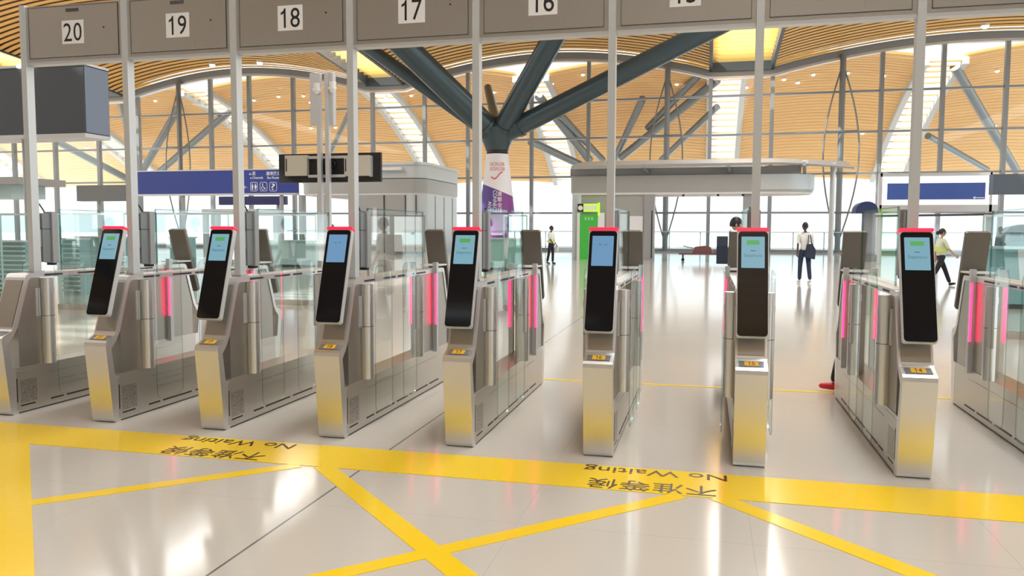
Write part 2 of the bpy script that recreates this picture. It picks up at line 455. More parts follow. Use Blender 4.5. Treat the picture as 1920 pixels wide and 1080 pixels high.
for X in LADX:
    mb = MB(); sl2 = MB()
    for s in (-1, 1):
        for j in range(24):
            Y = 62+.74*j; xe = X+s*hl
            mb.bar((xe, Y, xz(X, Y)+.05), (xe, Y+.76, xz(X, Y+.76)+.05), .42, .5)
    struct(mb.build('ceiling_beam', mat('pale_beam', (.62, .63, .62), .5)))
    Y = 62.2
    while Y < 79.4:
        z = xz(X, Y)+.1
        sl2.bar((X-hl, Y, z), (X+hl, Y, z-.0), .34, .08); Y += .95
    struct(sl2.build('ceiling_rungs', OAKX))
# struts that hold the outer roof
def strut(p1, p2, r, label):
    o = MB().tube(at(*p1), at(*p2), r, seg=12).build('roof_strut', mat('strut_grey', (.22, .25, .27), .4, .3), smooth=True)
    return tag(o, label, 'strut', 'struts under the outer roof')
strut((215, 150, 63), (262, 330, 74), .3, 'short grey roof strut right of the hanging dark board')
strut((100, 262, 66), (238, 335, 70), .34, 'grey roof strut slanting down behind the grey board')
strut((345, 185, 66), (268, 320, 70), .34, 'grey roof strut crossing down left above the long blue sign')
strut((508, 142, 64), (300, 322, 72), .34, 'long grey roof strut slanting over the long blue sign')
strut((658, 205, 66), (618, 290, 72), .22, 'thin grey strut left of the post beside lane sign seventeen')
strut((1205, 185, 66), (1150, 305, 74), .3, 'grey roof strut left of the bowed mullion above the canopy')
strut((1345, 150, 64), (1165, 295, 72), .34, 'heavy grey roof strut crossing above the grey canopy')
strut((1310, 140, 64), (1215, 240, 70), .3, 'upper grey roof strut parallel to the heavy one over the canopy')
strut((1345, 200, 66), (1240, 300, 74), .26, 'lower grey roof strut over the middle of the canopy')
strut((1010, 180, 64), (1105, 300, 72), .36, 'thick grey strut leaning down right of the tree column')
strut((1050, 215, 66), (1130, 300, 74), .3, 'grey roof strut beside the thick one right of the tree column')
strut((995, 265, 66), (1090, 310, 72), .34, 'low grey strut running down to the left end of canopy')
strut((1790, 125, 63), (1905, 320, 74), .34, 'pale grey roof strut at far right behind lane fourteen post')
strut((1740, 255, 68), (1850, 318, 76), .26, 'low pale strut above the white framed blue panel')
# railing of glass at the foot of the end wall
rl = thing('glass_railing', (0, 57.2, 0), 'long glass railing with thin posts along the foot of window wall', 'railing')
MB().box((-32, -.01, .12), (17, .01, 1.45)).build('glass_panel', thin_glass('rail_glass', (.88, .95, .97), .3), rl)
MB().box((-32, -.03, 1.45), (17, .03, 1.5)).build('handrail', ALU, rl)
MB().box((-32, -.05, 0), (17, .05, .12)).build('base_rail', FRAMEG, rl)
for px in range(965, 1660, 58):
    X = at(px, 450, 57.2).x
    MB().box((X-.03, -.04, .12), (X+.03, .04, 1.46)).build('post', FRAMEG, rl)

# ---------------------------------------------------------------- floor markings
def flat(pts, z=.003, m=YEL, name='floor_stripe'): 
    mb = MB(); mb.prism([(p[0], p[1]) for p in pts], .0, z, 'Z'); return mb.build(name, m)
def stripe(p, q, wd, label, z=.003, name='floor_stripe'):
    p = Vector((*p, 0)); q = Vector((*q, 0)); d = (q-p).normalized(); s = Vector((-d.y, d.x, 0))*wd/2
    return tag(flat([p+s, q+s, q-s, p-s], z, name=name), label, 'floor marking', 'yellow floor lines')
YA, YZ = D-.205, D-.685
tag(flat([(-12, YA), (8, YA), (8, YZ), (-12, YZ)], .0034, name='floor_band'), 'broad yellow floor band running along the front of gates', 'floor marking')
tag(flat([(-4.72, YZ), (-1.2, YZ-3.52), (-1.9, YZ-3.52), (-5.42, YZ)], .0026, name='floor_band'), 'broad yellow diagonal floor band at the left bottom corner', 'floor marking')
stripe((-3.74, 3.64), (-2.58, YZ), .105, 'narrow yellow floor line slanting up from the left band', .0030)
stripe((-2.42, YZ+.02), (.35, YZ-2.75), .125, 'yellow diagonal floor line descending under the crossing', .0028)
stripe((-3.2, 1.51+.1), (-.12, YZ), .105, 'yellow diagonal floor line rising to the right-hand No Waiting', .0032)
stripe((.09, YZ+.02), (2.8, YZ-2.69), .125, 'yellow diagonal floor line descending at the lower right')
stripe((-1.7, 8.14), (4.5, 8.14), .055, 'thin yellow floor line crossing behind the far gate ends')
def floor_text(x_c, label):
    t = thing('floor_lettering', (x_c, 0, 0), label, 'floor lettering')
    M1 = frame_M((0, D-.275, .0045), (-1, 0, 0), (0, -1, 0)); M2 = frame_M((-.0, D-.58, .0045), (-1, 0, 0), (0, -1, 0))
    text('english_line', 'No Waiting', BROWNTXT, t, M1, .90, .155, .0006)
    text('chinese_line', '不准等候', BROWNTXT, t, M2, .77, .19, .0006)
    return t
floor_text(-.30, 'dark upside-down No Waiting lettering in front of the straight-on screens, right of two')
floor_text(-3.29, 'dark upside-down No Waiting lettering near left end of the yellow band')

# ---------------------------------------------------------------- gates
L = 2.56
FR = [(.035, 0), (.012, .008), (0, .03), (-.062, .625), (-.06, .652), (-.046, .668), (.034, .70), (.05, .715), (.196, 1.138), (.214, 1.163), (.245, 1.172), (.28, 1.172), (.28, 1.132), (.25, 1.13), (.228, 1.11), (.098, .725), (.052, .655), (-.002, .60), (.03, .385), (.08, .37), (.08, 0)]
def slabM(flip=False):
    # slab frame: x across, y up along the tilt, z out of the front face
    o = (0, -.035, .865); ya = Vector((0, .22, .691)).normalized()
    M = frame_M(o, (1, 0, 0), ya)
    if flip: M = Matrix.Translation((0, L, 0)) @ Matrix.Rotation(PI, 4, 'Z') @ M
    return M
def mirror(pts): return [(L-y, z) for y, z in pts]
def make_gate():
    g = bpy.data.objects.new('automatic_gate', None); COL.objects.link(g)
    MB().box((-.1, .05, .012), (.1, L-.05, .385)).build('base', STEEL, g, .006)
    MB().box((-.09, .04, 0), (.09, L-.04, .014)).build('plinth', DARKP, g)
    MB().prism(FR, -.101, .101).build('front_frame', STEEL_L, g, .007)
    MB().prism(mirror(FR), -.101, .101).build('rear_frame', STEEL_L, g, .007)
    for f in (0, 1):
        fn = mirror if f else (lambda p: p)
        MB().prism(fn([(.006, .04), (-.056, .615), (-.060, .615), (.002, .04)]), -.082, .082).build('lower_panel', STEEL_F, g)
        MB().prism(fn([(.054, .735), (.185, 1.115), (.181, 1.117), (.05, .737)]), -.085, .085).build('upper_panel', STEEL_D, g)
        # tilted screen column
        MB().prism(rrect(.2, .725, .018, cy=.3625), -.045, 0, 'Z', slabM(f)).build('screen_housing', HOUS if not f else GREYBACK, g, .003); hs = COL.objects[-1]
        MB().prism(rrect(.19, .705, .022, cy=.36), 0, .006, 'Z', slabM(f)).build('black_glass', BLACKG, hs)
    MB().prism(rrect(.205, .022, .008, cy=.729), -.052, .008, 'Z', slabM()).build('red_light_cap', RED, g)
    MB().prism([(-.078, -.034), (.078, -.034), (.078, .034), (-.078, .034)], 0, .002, 'Z', frame_M((0, -.003, .6865), (1, 0, 0), (0, .08, .032))).build('shelf_recess', READER, g)
    # housings and side cheeks
    MB().prism([(.11, .385), (.36, .385), (.36, 1.132), (.24, 1.132), (.11, .74)], -.094, .094).build('front_housing', STEEL_D, g, .003)
    MB().prism([(1.66, .385), (L-.11, .385), (L-.11, .74), (L-.24, 1.132), (1.66, 1.132)], .015, .094).build('rear_housing', STEEL_D, g, .003)
    MB().box((-.1, .24, 1.132), (.1, L-.24, 1.172)).build('top_rail', STEEL_L, g, .006)
    for s in (-1, 1):
        for y0, y1 in ((.40, .60), (.78, 1.04), (1.10, 1.26), (1.46, 1.50), (1.56, 1.80)):
            MB().box((s*.0985, y0, 1.143), (s*.1025, y1, 1.158)).build('rail_slot', BLACK, g)
        for y, r in ((.405, .052), (1.56, .046)) if s > 0 else ((.405, .052),):
            ro = MB().tube((s*.118, y, .385), (s*.118, y, 1.125), r, seg=20).tube((s*.118, y, .99), (s*.118, y, 1.04), r+.003, seg=20).build('flap_roller', STEEL_L, g, smooth=True)
            MB().tube((s*.118, y, .797), (s*.118, y, .801), r+.0012, seg=20).build('roller_seam', DARKP, ro)
        MB().box((s*.094, .30, .80), (s*.104, .318, 1.04)).box((s*.094, .325, .80), (s*.104, .34, 1.04)).build('handle_slot', ALU, g)
        if s > 0:
            MB().box((s*.094, 1.70, .80), (s*.104, 1.716, 1.04)).build('handle_slot', ALU, g)
            MB().box((s*.150, 1.37, .66), (s*.168, 1.45, 1.13)).build('flap_mount', STEEL_D, g)
        gp = [(y+.615, z+.685) for y, z in rrect(.35, 1.17, .07)]
        MB().prism(gp, s*.166, s*.174).build('glass_flap', GLASS, g, rim=RIMG)
        if s > 0:
            gp = [(y+1.20, z+.685) for y, z in rrect(.32, 1.17, .07)]
            MB().prism(gp, s*.166, s*.174).build('glass_flap', GLASS, g, rim=RIMG)
        lp = MB().box((s*.094, 2.02, .36), (s*.135, 2.075, 1.235)).build('light_post', ALU, g, .004)
        MB().box((s*.122, 2.004, .63), (s*.139, 2.0195, 1.12)).build('red_light_strip', LED, lp)
        # side of the base: door plate, etched grille and dark slots
        sp_ = MB().box((s*.0985, .06, .03), (s*.1025, .385, .36)).build('side_plate', STEEL_L if False else STEEL, g)
        MB().box((s*.1022, .10, .085), (s*.1036, .27, .28)).build('etched_grille', GRILLE, sp_)
        MB().box((s*.1022, .062, .10), (s*.104, .072, .30)).build('base_slot', BLACK, g)
        for y0, y1 in ((.10, .25), (.42, .56), (.60, 1.00), (1.06, 1.42), (1.48, 1.84), (1.90, 2.16)):
            MB().box((s*.099, y0, .058), (s*.1035, y1, .070)).build('base_slot', BLACK, g)
        MB().box((s*.101, .42, .30), (s*.1015, 2.1, .302)).build('seam', DARKP, g)
    gs = MB().box((-.006, .70, 1.172), (.006, 2.0, 1.72)).build('glass_screen', GLASS, g)
    MB().box((-.007, .695, 1.172), (.007, .703, 1.72)).box((-.007, 1.997, 1.172), (.007, 2.004, 1.72)).box((-.007, .70, 1.716), (.007, 2.0, 1.724)).build('glass_edge', RIMG, gs)
    MB().box((-.1, 2.2, 1.19), (.1, 2.44, 1.205)).build('end_cap', WHITEP, g)
    return g
proto = make_gate()
GL = {21: 'steel automatic gate at the left edge, the only front without a screen',
      20: 'steel automatic gate with yellow tag twenty, left of the tagged ones',
      19: 'steel automatic gate with yellow tag nineteen and dark blue-grey screen',
      18: 'steel automatic gate with yellow tag eighteen and plain blue screen',
      17: 'steel automatic gate with yellow tag seventeen and green banner screen',
      16: 'steel automatic gate with yellow tag sixteen before the green doorway',
      15: 'steel automatic gate with yellow tag fifteen seen straight on',
      14: 'steel automatic gate with yellow tag fourteen and red light at left',
      13: 'steel automatic gate cut by the right edge, only its far end showing'}
Mscr = slabM()
def add_screen(g, n):
    blue = n in (18, 16)
    hs = [c for c in g.children if c.name.startswith('screen_housing')][0]
    MB().prism(rrect(.148, .215, .004, cx=.0, cy=.57), .006, .0075, 'Z', Mscr).build('display', SCRB if blue else SCR, hs)
    if blue:
        MB().box((-.028, .612, .0075), (-.008, .618, .0085), Mscr).box((.012, .612, .0075), (.030, .618, .0085), Mscr).build('screen_text', SCRT, hs)
    else:
        MB().box((-.04, .622, .0075), (.04, .652, .0085), Mscr).build('green_banner', SCRG, hs)
        MB().box((-.016, .577, .0075), (.016, .583, .0085), Mscr).build('screen_text', SCRT, hs)
        text('departure_text', 'Departure', SCRT, hs, Mscr @ Matrix.Translation((0, .545, .008)), .11, .026, .0004)
MIRR = {}
def mirrored(o):
    for c in o.children:
        if c.type == 'MESH':
            if c.data.name not in MIRR:
                me = c.data.copy(); bm = bmesh.new(); bm.from_mesh(me)
                for v in bm.verts: v.co.x = -v.co.x
                bmesh.ops.reverse_faces(bm, faces=bm.faces); bm.to_mesh(me); bm.free(); MIRR[c.data.name] = me
            c.data = MIRR[c.data.name]
        mirrored(c)
for n in range(21, 12, -1):
    g = proto if n == 21 else copy_tree(proto)
    if n < 15: mirrored(g)
    g.location = (X0+(17-n)*SP, D, 0)
    tag(g, GL[n], 'ticket gate', 'automatic gates standing in one row')
for g in [o for o in COL.objects if o.name.startswith('automatic_gate')]:
    n = int(round(17-(g.location.x-X0)/SP))
    if n == 21:
        for c in list(g.children):
            if c.name.startswith('screen_housing') and min(v.co.y for v in c.data.vertices) < 1:
                for q in list(c.children): bpy.data.objects.remove(q)
                bpy.data.objects.remove(c)
            elif c.name.startswith('red_light_cap'): bpy.data.objects.remove(c)
        continue
    add_screen(g, n)
    Mt = frame_M((0, -.003, .6885), (1, 0, 0), (0, .08, .032))
    nt = MB().prism(rrect(.088, .052, .004), 0, .002, 'Z', Mt).build('number_tag', YTAG, g)
    numeral('tag_number', str(n), BLACKTXT, nt, Mt @ Matrix.Translation((0, 0, .0022)), .038, .0006)

# ---------------------------------------------------------------- posts, readers and lane signs
PX, PY = .023, D+.384
NB = {21: 'leftmost post', 20: 'second post from left', 19: 'post', 18: 'post', 17: 'post', 16: 'post', 15: 'post', 14: 'rightmost post'}
def post(n):
    x = X0+(17-n)*SP+PX
    lab = {21: 'steel post on the leftmost gate, before the dark hanging board', 20: 'steel post rising from gate twenty to lane sign twenty', 19: 'steel post rising from gate nineteen across the long blue sign',
           18: 'steel post rising from gate eighteen past the monitor backs', 17: 'steel post rising from gate seventeen before the tree column', 16: 'steel post rising from gate sixteen beside the green doorway',
           15: 'steel post rising behind the screen of gate fifteen', 14: 'steel post rising from gate fourteen before the blue panel'}[n]
    t = thing('steel_post', (x, PY, 1.1735), lab, 'post', 'posts that carry the lane signs')
    MB().box((-.026, -.04, 0), (.026, .04, 2.25)).build('pole', POSTM, t, .004)
    MB().box((-.04, -.06, 0), (.04, .06, .012)).build('foot_plate', STEEL, t)
    MB().box((-.02, .04, .22), (.02, .10, .37)).build('bracket', GREYP, t)
    rp = MB().box((-.03, .06, .085), (.03, .155, .51)).build('reader_plate', READER, t, .003)
    MB().box((-.032, .06, .37), (.032, .156, .376)).build('reader_seam', DARKP, rp)
    sb = MB().box((-.045, .155, .075), (.045, .215, .525)).build('scanner_bar', GREYP, t, .008)
    MB().box((-.035, .165, .055), (.035, .205, .075)).build('scanner_foot', BLACK, sb)
    MB().path([Vector((.0, .12, .525)), Vector((-.01, .07, .60)), Vector((-.015, .05, .62))], .006, 6).build('cable', BLACK, t)
    return t
for n in range(21, 13, -1): post(n)
def lane_sign(n):
    xa = X0+(17-n-1)*SP+PX+.027; xb = X0+(17-n)*SP+PX-.027; w_ = xb-xa
    lab = {13: 'steel lane sign box at the right edge, its number above frame', 14: 'steel lane sign box over gap between gates fifteen and fourteen', 15: 'steel lane sign box with number fifteen cut by the top edge',
           16: 'steel lane sign box numbered sixteen', 17: 'steel lane sign box numbered seventeen', 18: 'steel lane sign box numbered eighteen', 19: 'steel lane sign box numbered nineteen', 20: 'steel lane sign box numbered twenty at the upper left'}[n]
    t = thing('lane_sign', ((xa+xb)/2, PY, 2.95), lab, 'sign', 'numbered lane signs over the gates')
    h = .46
    MB().box((-w_/2, -.028, .0), (w_/2, .06, h)).build('sign_box', PANEL, t, .004)
    dp = MB().prism(rrect(w_-.07, h-.05, .006, cy=h/2+.008), -.031, -.027, 'Y').build('door_panel', PANEL, t)
    f = MB(); a, b = w_/2-.033, h/2-.022; cz = h/2+.008
    for (x0, z0, x1, z1) in ((-a, -b, a, -b), (-a, b, a, b), (-a, -b, -a, b), (a, -b, a, b)):
        f.box((min(x0, x1)-.002, -.0325, cz+min(z0, z1)-.002), (max(x0, x1)+.002, -.0305, cz+max(z0, z1)+.002))
    f.build('door_seam', DARKP, dp)
    MB().box((-w_/2, -.03, -.022), (w_/2, .055, .0)).build('lower_edge', ALU, t)
    MB().tube((w_*.32, -.034, h*.55), (w_*.32, -.03, h*.55), .007).build('key_lock', BLACK, dp)
    v = MB()
    for k in range(8): v.box((-.062+k*.016, -.0335, h*.86), (-.052+k*.016, -.031, h*.92))
    v.build('vent', DARKP, dp)
    ns = MB().box((-.105, -.034, .135), (.105, -.031, .325)).build('number_sticker', STICKER, t)
    numeral('sign_number', str(n), BLACKTXT, ns, frame_M((0, -.0342, .23), (1, 0, 0), (0, 0, 1)), .148, .001)
for n in range(20, 12, -1): lane_sign(n)

# ---------------------------------------------------------------- boards, signs and columns in the hall
def board(name, x0, x1, y0, y1, Y, depth, m, label, cat, poles=(), side=None, edge=True, bottom=0.0):
    a = at(x0, y0, Y); b = at(x1, y1, Y); zb = at((x0+x1)/2, y1, Y).z; zt = at((x0+x1)/2, y0, Y).z; cx = (a.x+b.x)/2; W = b.x-a.x
    t = thing(name, (cx, Y, 0), label, cat)
    MB().box((-W/2, 0, zb), (W/2, depth, zt)).build('panel', m, t, .01)
    if side: MB().box((W/2-.01, .03, zb+.03), (W/2+.012, depth-.02, zt-.03)).build('side_panel', side, t)
    if edge:
        MB().box((-W/2-.02, -.03, zb-.1), (W/2+.02, depth, zb)).box((-W/2-.02, -.03, zt), (W/2+.02, depth, zt+.06)).build('edge_rail', ALU, t)
    for px in poles:
        X = at(px, 430, Y+depth/2).x-cx
        MB().tube((X, depth/2, 0), (X, depth/2, zb+.05), .11, seg=14).build('pole', GREYP, t, smooth=True)
    return t, cx, W, zb, zt
t, cx, W, zb, zt = board('display_board', -75, 160, 127, 253, 18, .9, BOARD, 'large dark display board seen from behind at the upper left', 'display board', (56,), BOARDS)
MB().box((-.05, -.07, zt-.01), (.42, .1, zt+.07)).build('top_lamp', mat('tube_lamp', (1, 1, 1), .4, emit=(1, .98, .95), es=4), t)
board('display_board', 143, 234, 347, 377, 40, .5, SLATE, 'small grey display board back left of the long blue sign', 'display board', (187,), edge=False)
t, cx, W, zb, zt = board('direction_sign', 258, 555, 320, 363, 40, .35, BLUE, 'long blue direction sign with white pictograms at its right end', 'sign', (345, 529))
def spt(px, py): p = at(px, py, 40-.012); return (p.x-cx, p.z)
def stext(body, px, py, wpx, hpx, name):
    x, z = spt(px, py); k = 40/F_PX*1.02
    text(name, body, SIGNW, t, frame_M((x, -.006, z), (1, 0, 0), (0, 0, 1)), wpx*k, hpx*k, .003)
stext('e-道', 473, 325, 14, 8, 'sign_text'); stext('離境巴士', 512, 325, 30, 8, 'sign_text')
stext('e-Channels', 481, 333, 29, 5, 'sign_text'); stext('Bus Route', 512, 333, 26, 5, 'sign_text')
stext('←', 460, 351, 9, 6, 'arrow')
for px, ic in ((476, 'wc'), (494, 'chair'), (512, '?')):
    x, z = spt(px, 350); k = 40/F_PX; o = MB(); R = rrect(16*k, 18*k, 3*k, 4, x, z)
    for i in range(len(R)):
        p, q = R[i], R[(i+1) % len(R)]; o.tube((p[0], -.004, p[1]), (q[0], -.004, q[1]), .012, seg=6)
    o.build('pictogram_frame', SIGNW, t)
    if ic == '?': text('pictogram', '?', SIGNW, t, frame_M((x, -.006, z), (1, 0, 0), (0, 0, 1)), 8*k, 13*k, .003)
    elif ic == 'wc':
        o = MB()
        for s in (-1, 1):
            c = x+s*.095
            o.ball((c, -.006, z+.135), .035, (1, .2, 1), 10)
            o.prism([(c-.05, z+.08), (c+.05, z+.08), (c+(.05 if s < 0 else .075), z-.04), (c-(.05 if s < 0 else .075), z-.04)], -.01, -.003, 'Y')
            o.box((c-.04, -.01, z-.17), (c-.008, -.003, z-.03)).box((c+.008, -.01, z-.17), (c+.04, -.003, z-.03))
        o.build('pictogram', SIGNW, t)
    else:
        o = MB(); o.ball((x-.05, -.006, z+.14), .033, (1, .2, 1), 10)
        o.path([Vector((x-.05, -.006, z+.1)), Vector((x-.04, -.006, z-.03)), Vector((x+.06, -.006, z-.05)), Vector((x+.12, -.006, z-.14))], .018, 6)
        o.path([Vector((x-.03+.1*math.cos(a), -.006, z-.07+.1*math.sin(a))) for a in [PI*.75+k2*PI*1.15/8 for k2 in range(9)]], .013, 6)
        o.build('pictogram', SIGNW, t)
board('direction_sign', 410, 535, 368, 384, 50, .35, NAVY, 'dark navy sign low behind the long blue direction sign', 'sign', (455, 522), edge=False)
# roofed kiosk at the left edge
Yl = 20; lx = at(-40, 430, Yl).x
t = thing('roofed_kiosk', (lx, Yl, 0), 'grey flat roof and teal box of a kiosk at the left edge', 'kiosk')
lw_ = lambda px: at(px, 350, Yl).x-lx; lz = lambda py: at(10, py, Yl).z
MB().box((lw_(-120), -.3, lz(346)), (lw_(46), 1.6, lz(333))).build('roof', CANOPY, t, .02)
MB().box((lw_(-110), .0, lz(371)), (lw_(20), 1.3, lz(346))).build('header_box', TEALP, t, .02)
MB().box((-.15, .3, 0), (.15, .6, lz(370))).build('post', GREYP, t)
# white portal left
def portal(x0, x1, y0, y1, Y, label, legs, m=WHITEP):
    a = at(x0, y0, Y); b = at(x1, y1, Y); cx = (a.x+b.x)/2; W = b.x-a.x
    t = thing('portal_frame', (cx, Y, 0), label, 'frame')
    MB().box((-W/2, 0, b.z), (W/2, .4, a.z)).build('beam', m, t, .02)
    for px in legs:
        X = at(px, 430, Y).x-cx; MB().box((X-.14, .05, 0), (X+.14, .35, b.z+.02)).build('leg', m, t)
    return t, cx, W
portal(378, 522, 392, 402, 46, 'white portal frame low behind gate nineteen and its post', (383, 405, 515), BOOTHB)
# white framed gantry with blue panel on the right
Yg = 40
t = thing('gantry_sign', (at(1755, 430, Yg).x, Yg, 0), 'white framed gantry with a wide blue panel behind gate fourteen', 'sign'); cx = t.location.x
def gx(px): return at(px, 360, Yg).x-cx
def gz(py): return at(1755, py, Yg).z
MB().box((gx(1650), 0, gz(330)), (gx(1860), .3, gz(324))).box((gx(1650), 0, gz(397)), (gx(1872), .5, gz(384))).box((gx(1648), 0, gz(397)), (gx(1654), .3, gz(324))).box((gx(1856), 0, gz(397)), (gx(1861), .3, gz(324))).build('frame', ALU, t)
MB().box((gx(1654), .08, gz(384)), (gx(1856), .2, gz(330))).build('white_panel', mat('backlit_white', (.9, .92, .93), .4, emit=(1, 1, 1), es=.7), t)
MB().box((gx(1664), .03, gz(374)), (gx(1848), .09, gz(343))).build('blue_panel', mat('bright_sign_blue', (.05, .11, .40), .4), t)
MB().tube((gx(1828), .02, gz(371)), (gx(1828), .035, gz(371)), .05).box((gx(1831), .02, gz(371.8)), (gx(1847), .034, gz(370.4))).build('small_mark', SIGNW, t)
for px in (1652, 1860): MB().box((gx(px)-.12, .05, 0), (gx(px)+.12, .3, gz(396))).build('leg', BOOTHB, t)
MB().bar((gx(1640), -.1, gz(405)), (gx(1872), -.1, gz(402)), .12, .1).build('lower_rail', DARKP, t)
board('display_board', 1863, 1935, 326, 364, 36, .5, mat('slate_blue_board', (.10, .135, .18), .55), 'slate blue display board cut by the right edge', 'display board', (1930,), edge=False)

# camera mast with monitors
Ym = 20
mx = at(608, 430, Ym).x
t = thing('camera_mast', (mx, Ym, 0), 'grey twin-tube mast with cameras and antennas behind gate eighteen', 'mast')
def mp(px, py): p = at(px, py, Ym); return p.x-mx, p.z
for px in (602, 617):
    X = mp(px, 430)[0]; MB().box((X-.055, -.06, 0), (X+.055, .06, mp(px, 138)[1])).build('pole', ALU, t, .01)
MB().box((-.35, -.2, 0), (.35, .2, .03)).build('foot_plate', GREYP, t)
for x0, x1 in ((582, 595), (612, 625)):
    MB().box((mp(x0, 200)[0], -.02, mp(x0, 235)[1]), (mp(x1, 200)[0], .16, mp(x0, 137)[1])).build('antenna_panel', ALU, t, .01)
for px, py in ((598, 165), (627, 162)):
    X, Z = mp(px, py); MB().tube((X, -.12, Z-.04), (X, -.12, Z+.10), .085, seg=16).tube((X, -.12, Z-.10), (X, -.12, Z-.04), .11, seg=16).ball((X, -.12, Z-.10), .085, seg=14).bar((X, -.12, Z+.1), (X, .05, Z+.1), .06, .05).build('dome_camera', WHITEP, t, smooth=True)
a = at(525, 289, Ym+.35); b = at(716, 342, Ym+.35)
t2 = thing('monitor_bank', ((a.x+b.x)/2, Ym+.12, 0), 'wide black monitor bank seen from behind on the twin-tube mast', 'monitor'); c2 = t2.location.x
Wm = b.x-a.x; z0, z1 = at(620, 342, Ym+.35).z, at(620, 288, Ym+.35).z
MB().box((-Wm/2, .16, z0), (Wm/2, .26, z1)).build('back_panel', BLACK, t2, .006)
def mq(px, py): p = at(px, py, Ym+.2); return p.x-c2, p.z
for x0, x1 in ((536, 577), (647, 694)):
    MB().box((mq(x0, 300)[0], .02, mq(x0, 330)[1]), (mq(x1, 300)[0], .16, mq(x0, 292)[1])).build('power_box', BEIGE, t2, .008)
    MB().box((mq(x0, 300)[0]+.03, .012, mq(x0, 322)[1]), (mq(x0, 300)[0]+.06, .022, mq(x0, 298)[1])).build('box_slot', BLACK, t2)
MB().box((mq(578, 300)[0], .06, mq(578, 333)[1]), (mq(647, 300)[0], .16, mq(578, 328)[1])).box((mq(578, 300)[0], .06, mq(578, 298)[1]), (mq(647, 300)[0], .16, mq(578, 293)[1])).build('mount_rail', ALU, t2)
MB().box((mq(697, 300)[0]-.06, .05, mq(700, 331)[1]), (mq(697, 300)[0], .16, mq(700, 292)[1])).build('mount_plate', ALU, t2)
MB().path([Vector((mq(620, 300)[0]+.12*math.sin(k*.9), .1, mq(620, 300+k*4)[1])) for k in range(8)], .02, 6).build('cable', BLACK, t2)
for px in (602, 617): MB().box((mq(px, 310)[0]-.06, -.06, mq(px, 325)[1]), (mq(px, 310)[0]+.06, .16, mq(px, 300)[1])).build('clamp', DARKP, t2)

# tree column
cb = Vector((-10.75, 41, 0))
t = thing('tree_column', cb, 'tree-like column with four dark steel branches and a purple banner', 'column')
MB().lathe([(.62, 0), (.62, 2.4)], seg=40).build('shaft', PURPLE, t, smooth=True)
def rc(z): return .92-(.92-.58)*(z-2.4)/(5.55-2.4)
# banner: white upper part, purple lower part divided by a slanting curve
ca = math.atan2(-cb.y, -cb.x)     # angle that faces the camera
def banner(lo_f, hi_f, a0, a1, name, m):
    mb = MB(); N = 40; R = 8; rows = []
    for i in range(N+1):
        a_ = a0+(a1-a0)*i/N; zl, zh = lo_f(a_), hi_f(a_)
        rows.append([mb.bm.verts.new((rc(zl+(zh-zl)*k/R)*math.cos(ca+a_), rc(zl+(zh-zl)*k/R)*math.sin(ca+a_), zl+(zh-zl)*k/R)) for k in range(R+1)])
    for A, B in zip(rows[:-1], rows[1:]):
        for k in range(R): mb.bm.faces.new((A[k], A[k+1], B[k+1], B[k]))
    return mb.build(name, m, t, smooth=True)
edge = lambda a_: 3.62+.32*-math.sin(a_)
banner(edge, lambda a_: 5.5, -PI, PI, 'upper_banner', BANNERW)
banner(lambda a_: 2.42, edge, -PI, -.05+.0, 'lower_banner', INDIGO)
banner(lambda a_: 2.42, edge, -.05, PI, 'lower_banner', PURPLE)
MB().lathe([(.5, 5.5), (.56, 5.55), (.56, 5.66), (.46, 5.7)], seg=32).build('neck_ring', BLACK, t, smooth=True)
MB().lathe([(.60, 5.68), (.66, 5.9), (.95, 6.55), (1.02, 6.8), (.8, 7.05)], seg=32).build('node', TUBE, t, smooth=True)
def branch(p1, p2, r1, r2):
    p1 = Vector(p1); p2 = Vector(p2)
    MB().tube(p1, p2, r1, r2, seg=20).tube(p1+(p2-p1)*.10, p1+(p2-p1)*.115, r1*1.12, r1*1.12, seg=20).build('branch', TUBE, t, smooth=True)
def bp(px, py, Y): return at(px, py, Y)-cb
nd = Vector((0, 0, 6.4))
branch(nd, bp(700, 30, 36), .62, .62)
branch(nd+Vector((-.2, .1, 0)), bp(672, 76, 40), .34, .34)
branch(nd, bp(1072, 10, 37), .55, .52)
branch(nd, bp(1370, 36, 38), .52, .46)
branch(nd+Vector((0, .3, .2)), bp(915, 165, 52), .3, .26)
def wrap_text(body, name, m, ang, z, w, h, rot=0):
    o = text(name, body, m, t, Matrix.Rotation(rot, 4, 'Z'), w, h, .004)
    for v in o.data.vertices:
        zz = z+v.co.y; r = rc(zz)+.012+v.co.z; a_ = ca+ang+v.co.x/rc(zz)
        v.co = Vector((r*math.cos(a_), r*math.sin(a_), zz))
wrap_text('HONG', 'banner_lettering', CORAL, -.12, 4.95, .62, .20); wrap_text('KONG', 'banner_lettering', CORAL, -.12, 4.70, .62, .20)
wrap_text('香', 'banner_lettering', CORAL, .46, 4.95, .2, .2); wrap_text('港', 'banner_lettering', CORAL, .46, 4.70, .2, .2)
mk = MB(); pts = []
for k in range(13):
    u = k/12; zz = 4.30-.14*math.sin(u*PI*1.6)+.10*u; a_ = ca-.45+.85*u; r = rc(zz)+.02
    pts.append(Vector((r*math.cos(a_), r*math.sin(a_), zz)))
mk.path(pts, .028, 6).build('ribbon_mark', CRIMSON, t)
wrap_text('CONNECT', 'banner_lettering', SIGNW, -.15, 3.02, 1.15, .20, -PI/2); wrap_text('AND', 'banner_lettering', SIGNW, -.45, 2.78, .5, .19, -PI/2)
for k, ch in enumerate('連繫全球'): wrap_text(ch, 'banner_lettering', SIGNW, .15, 3.42-.285*k, .24, .24)

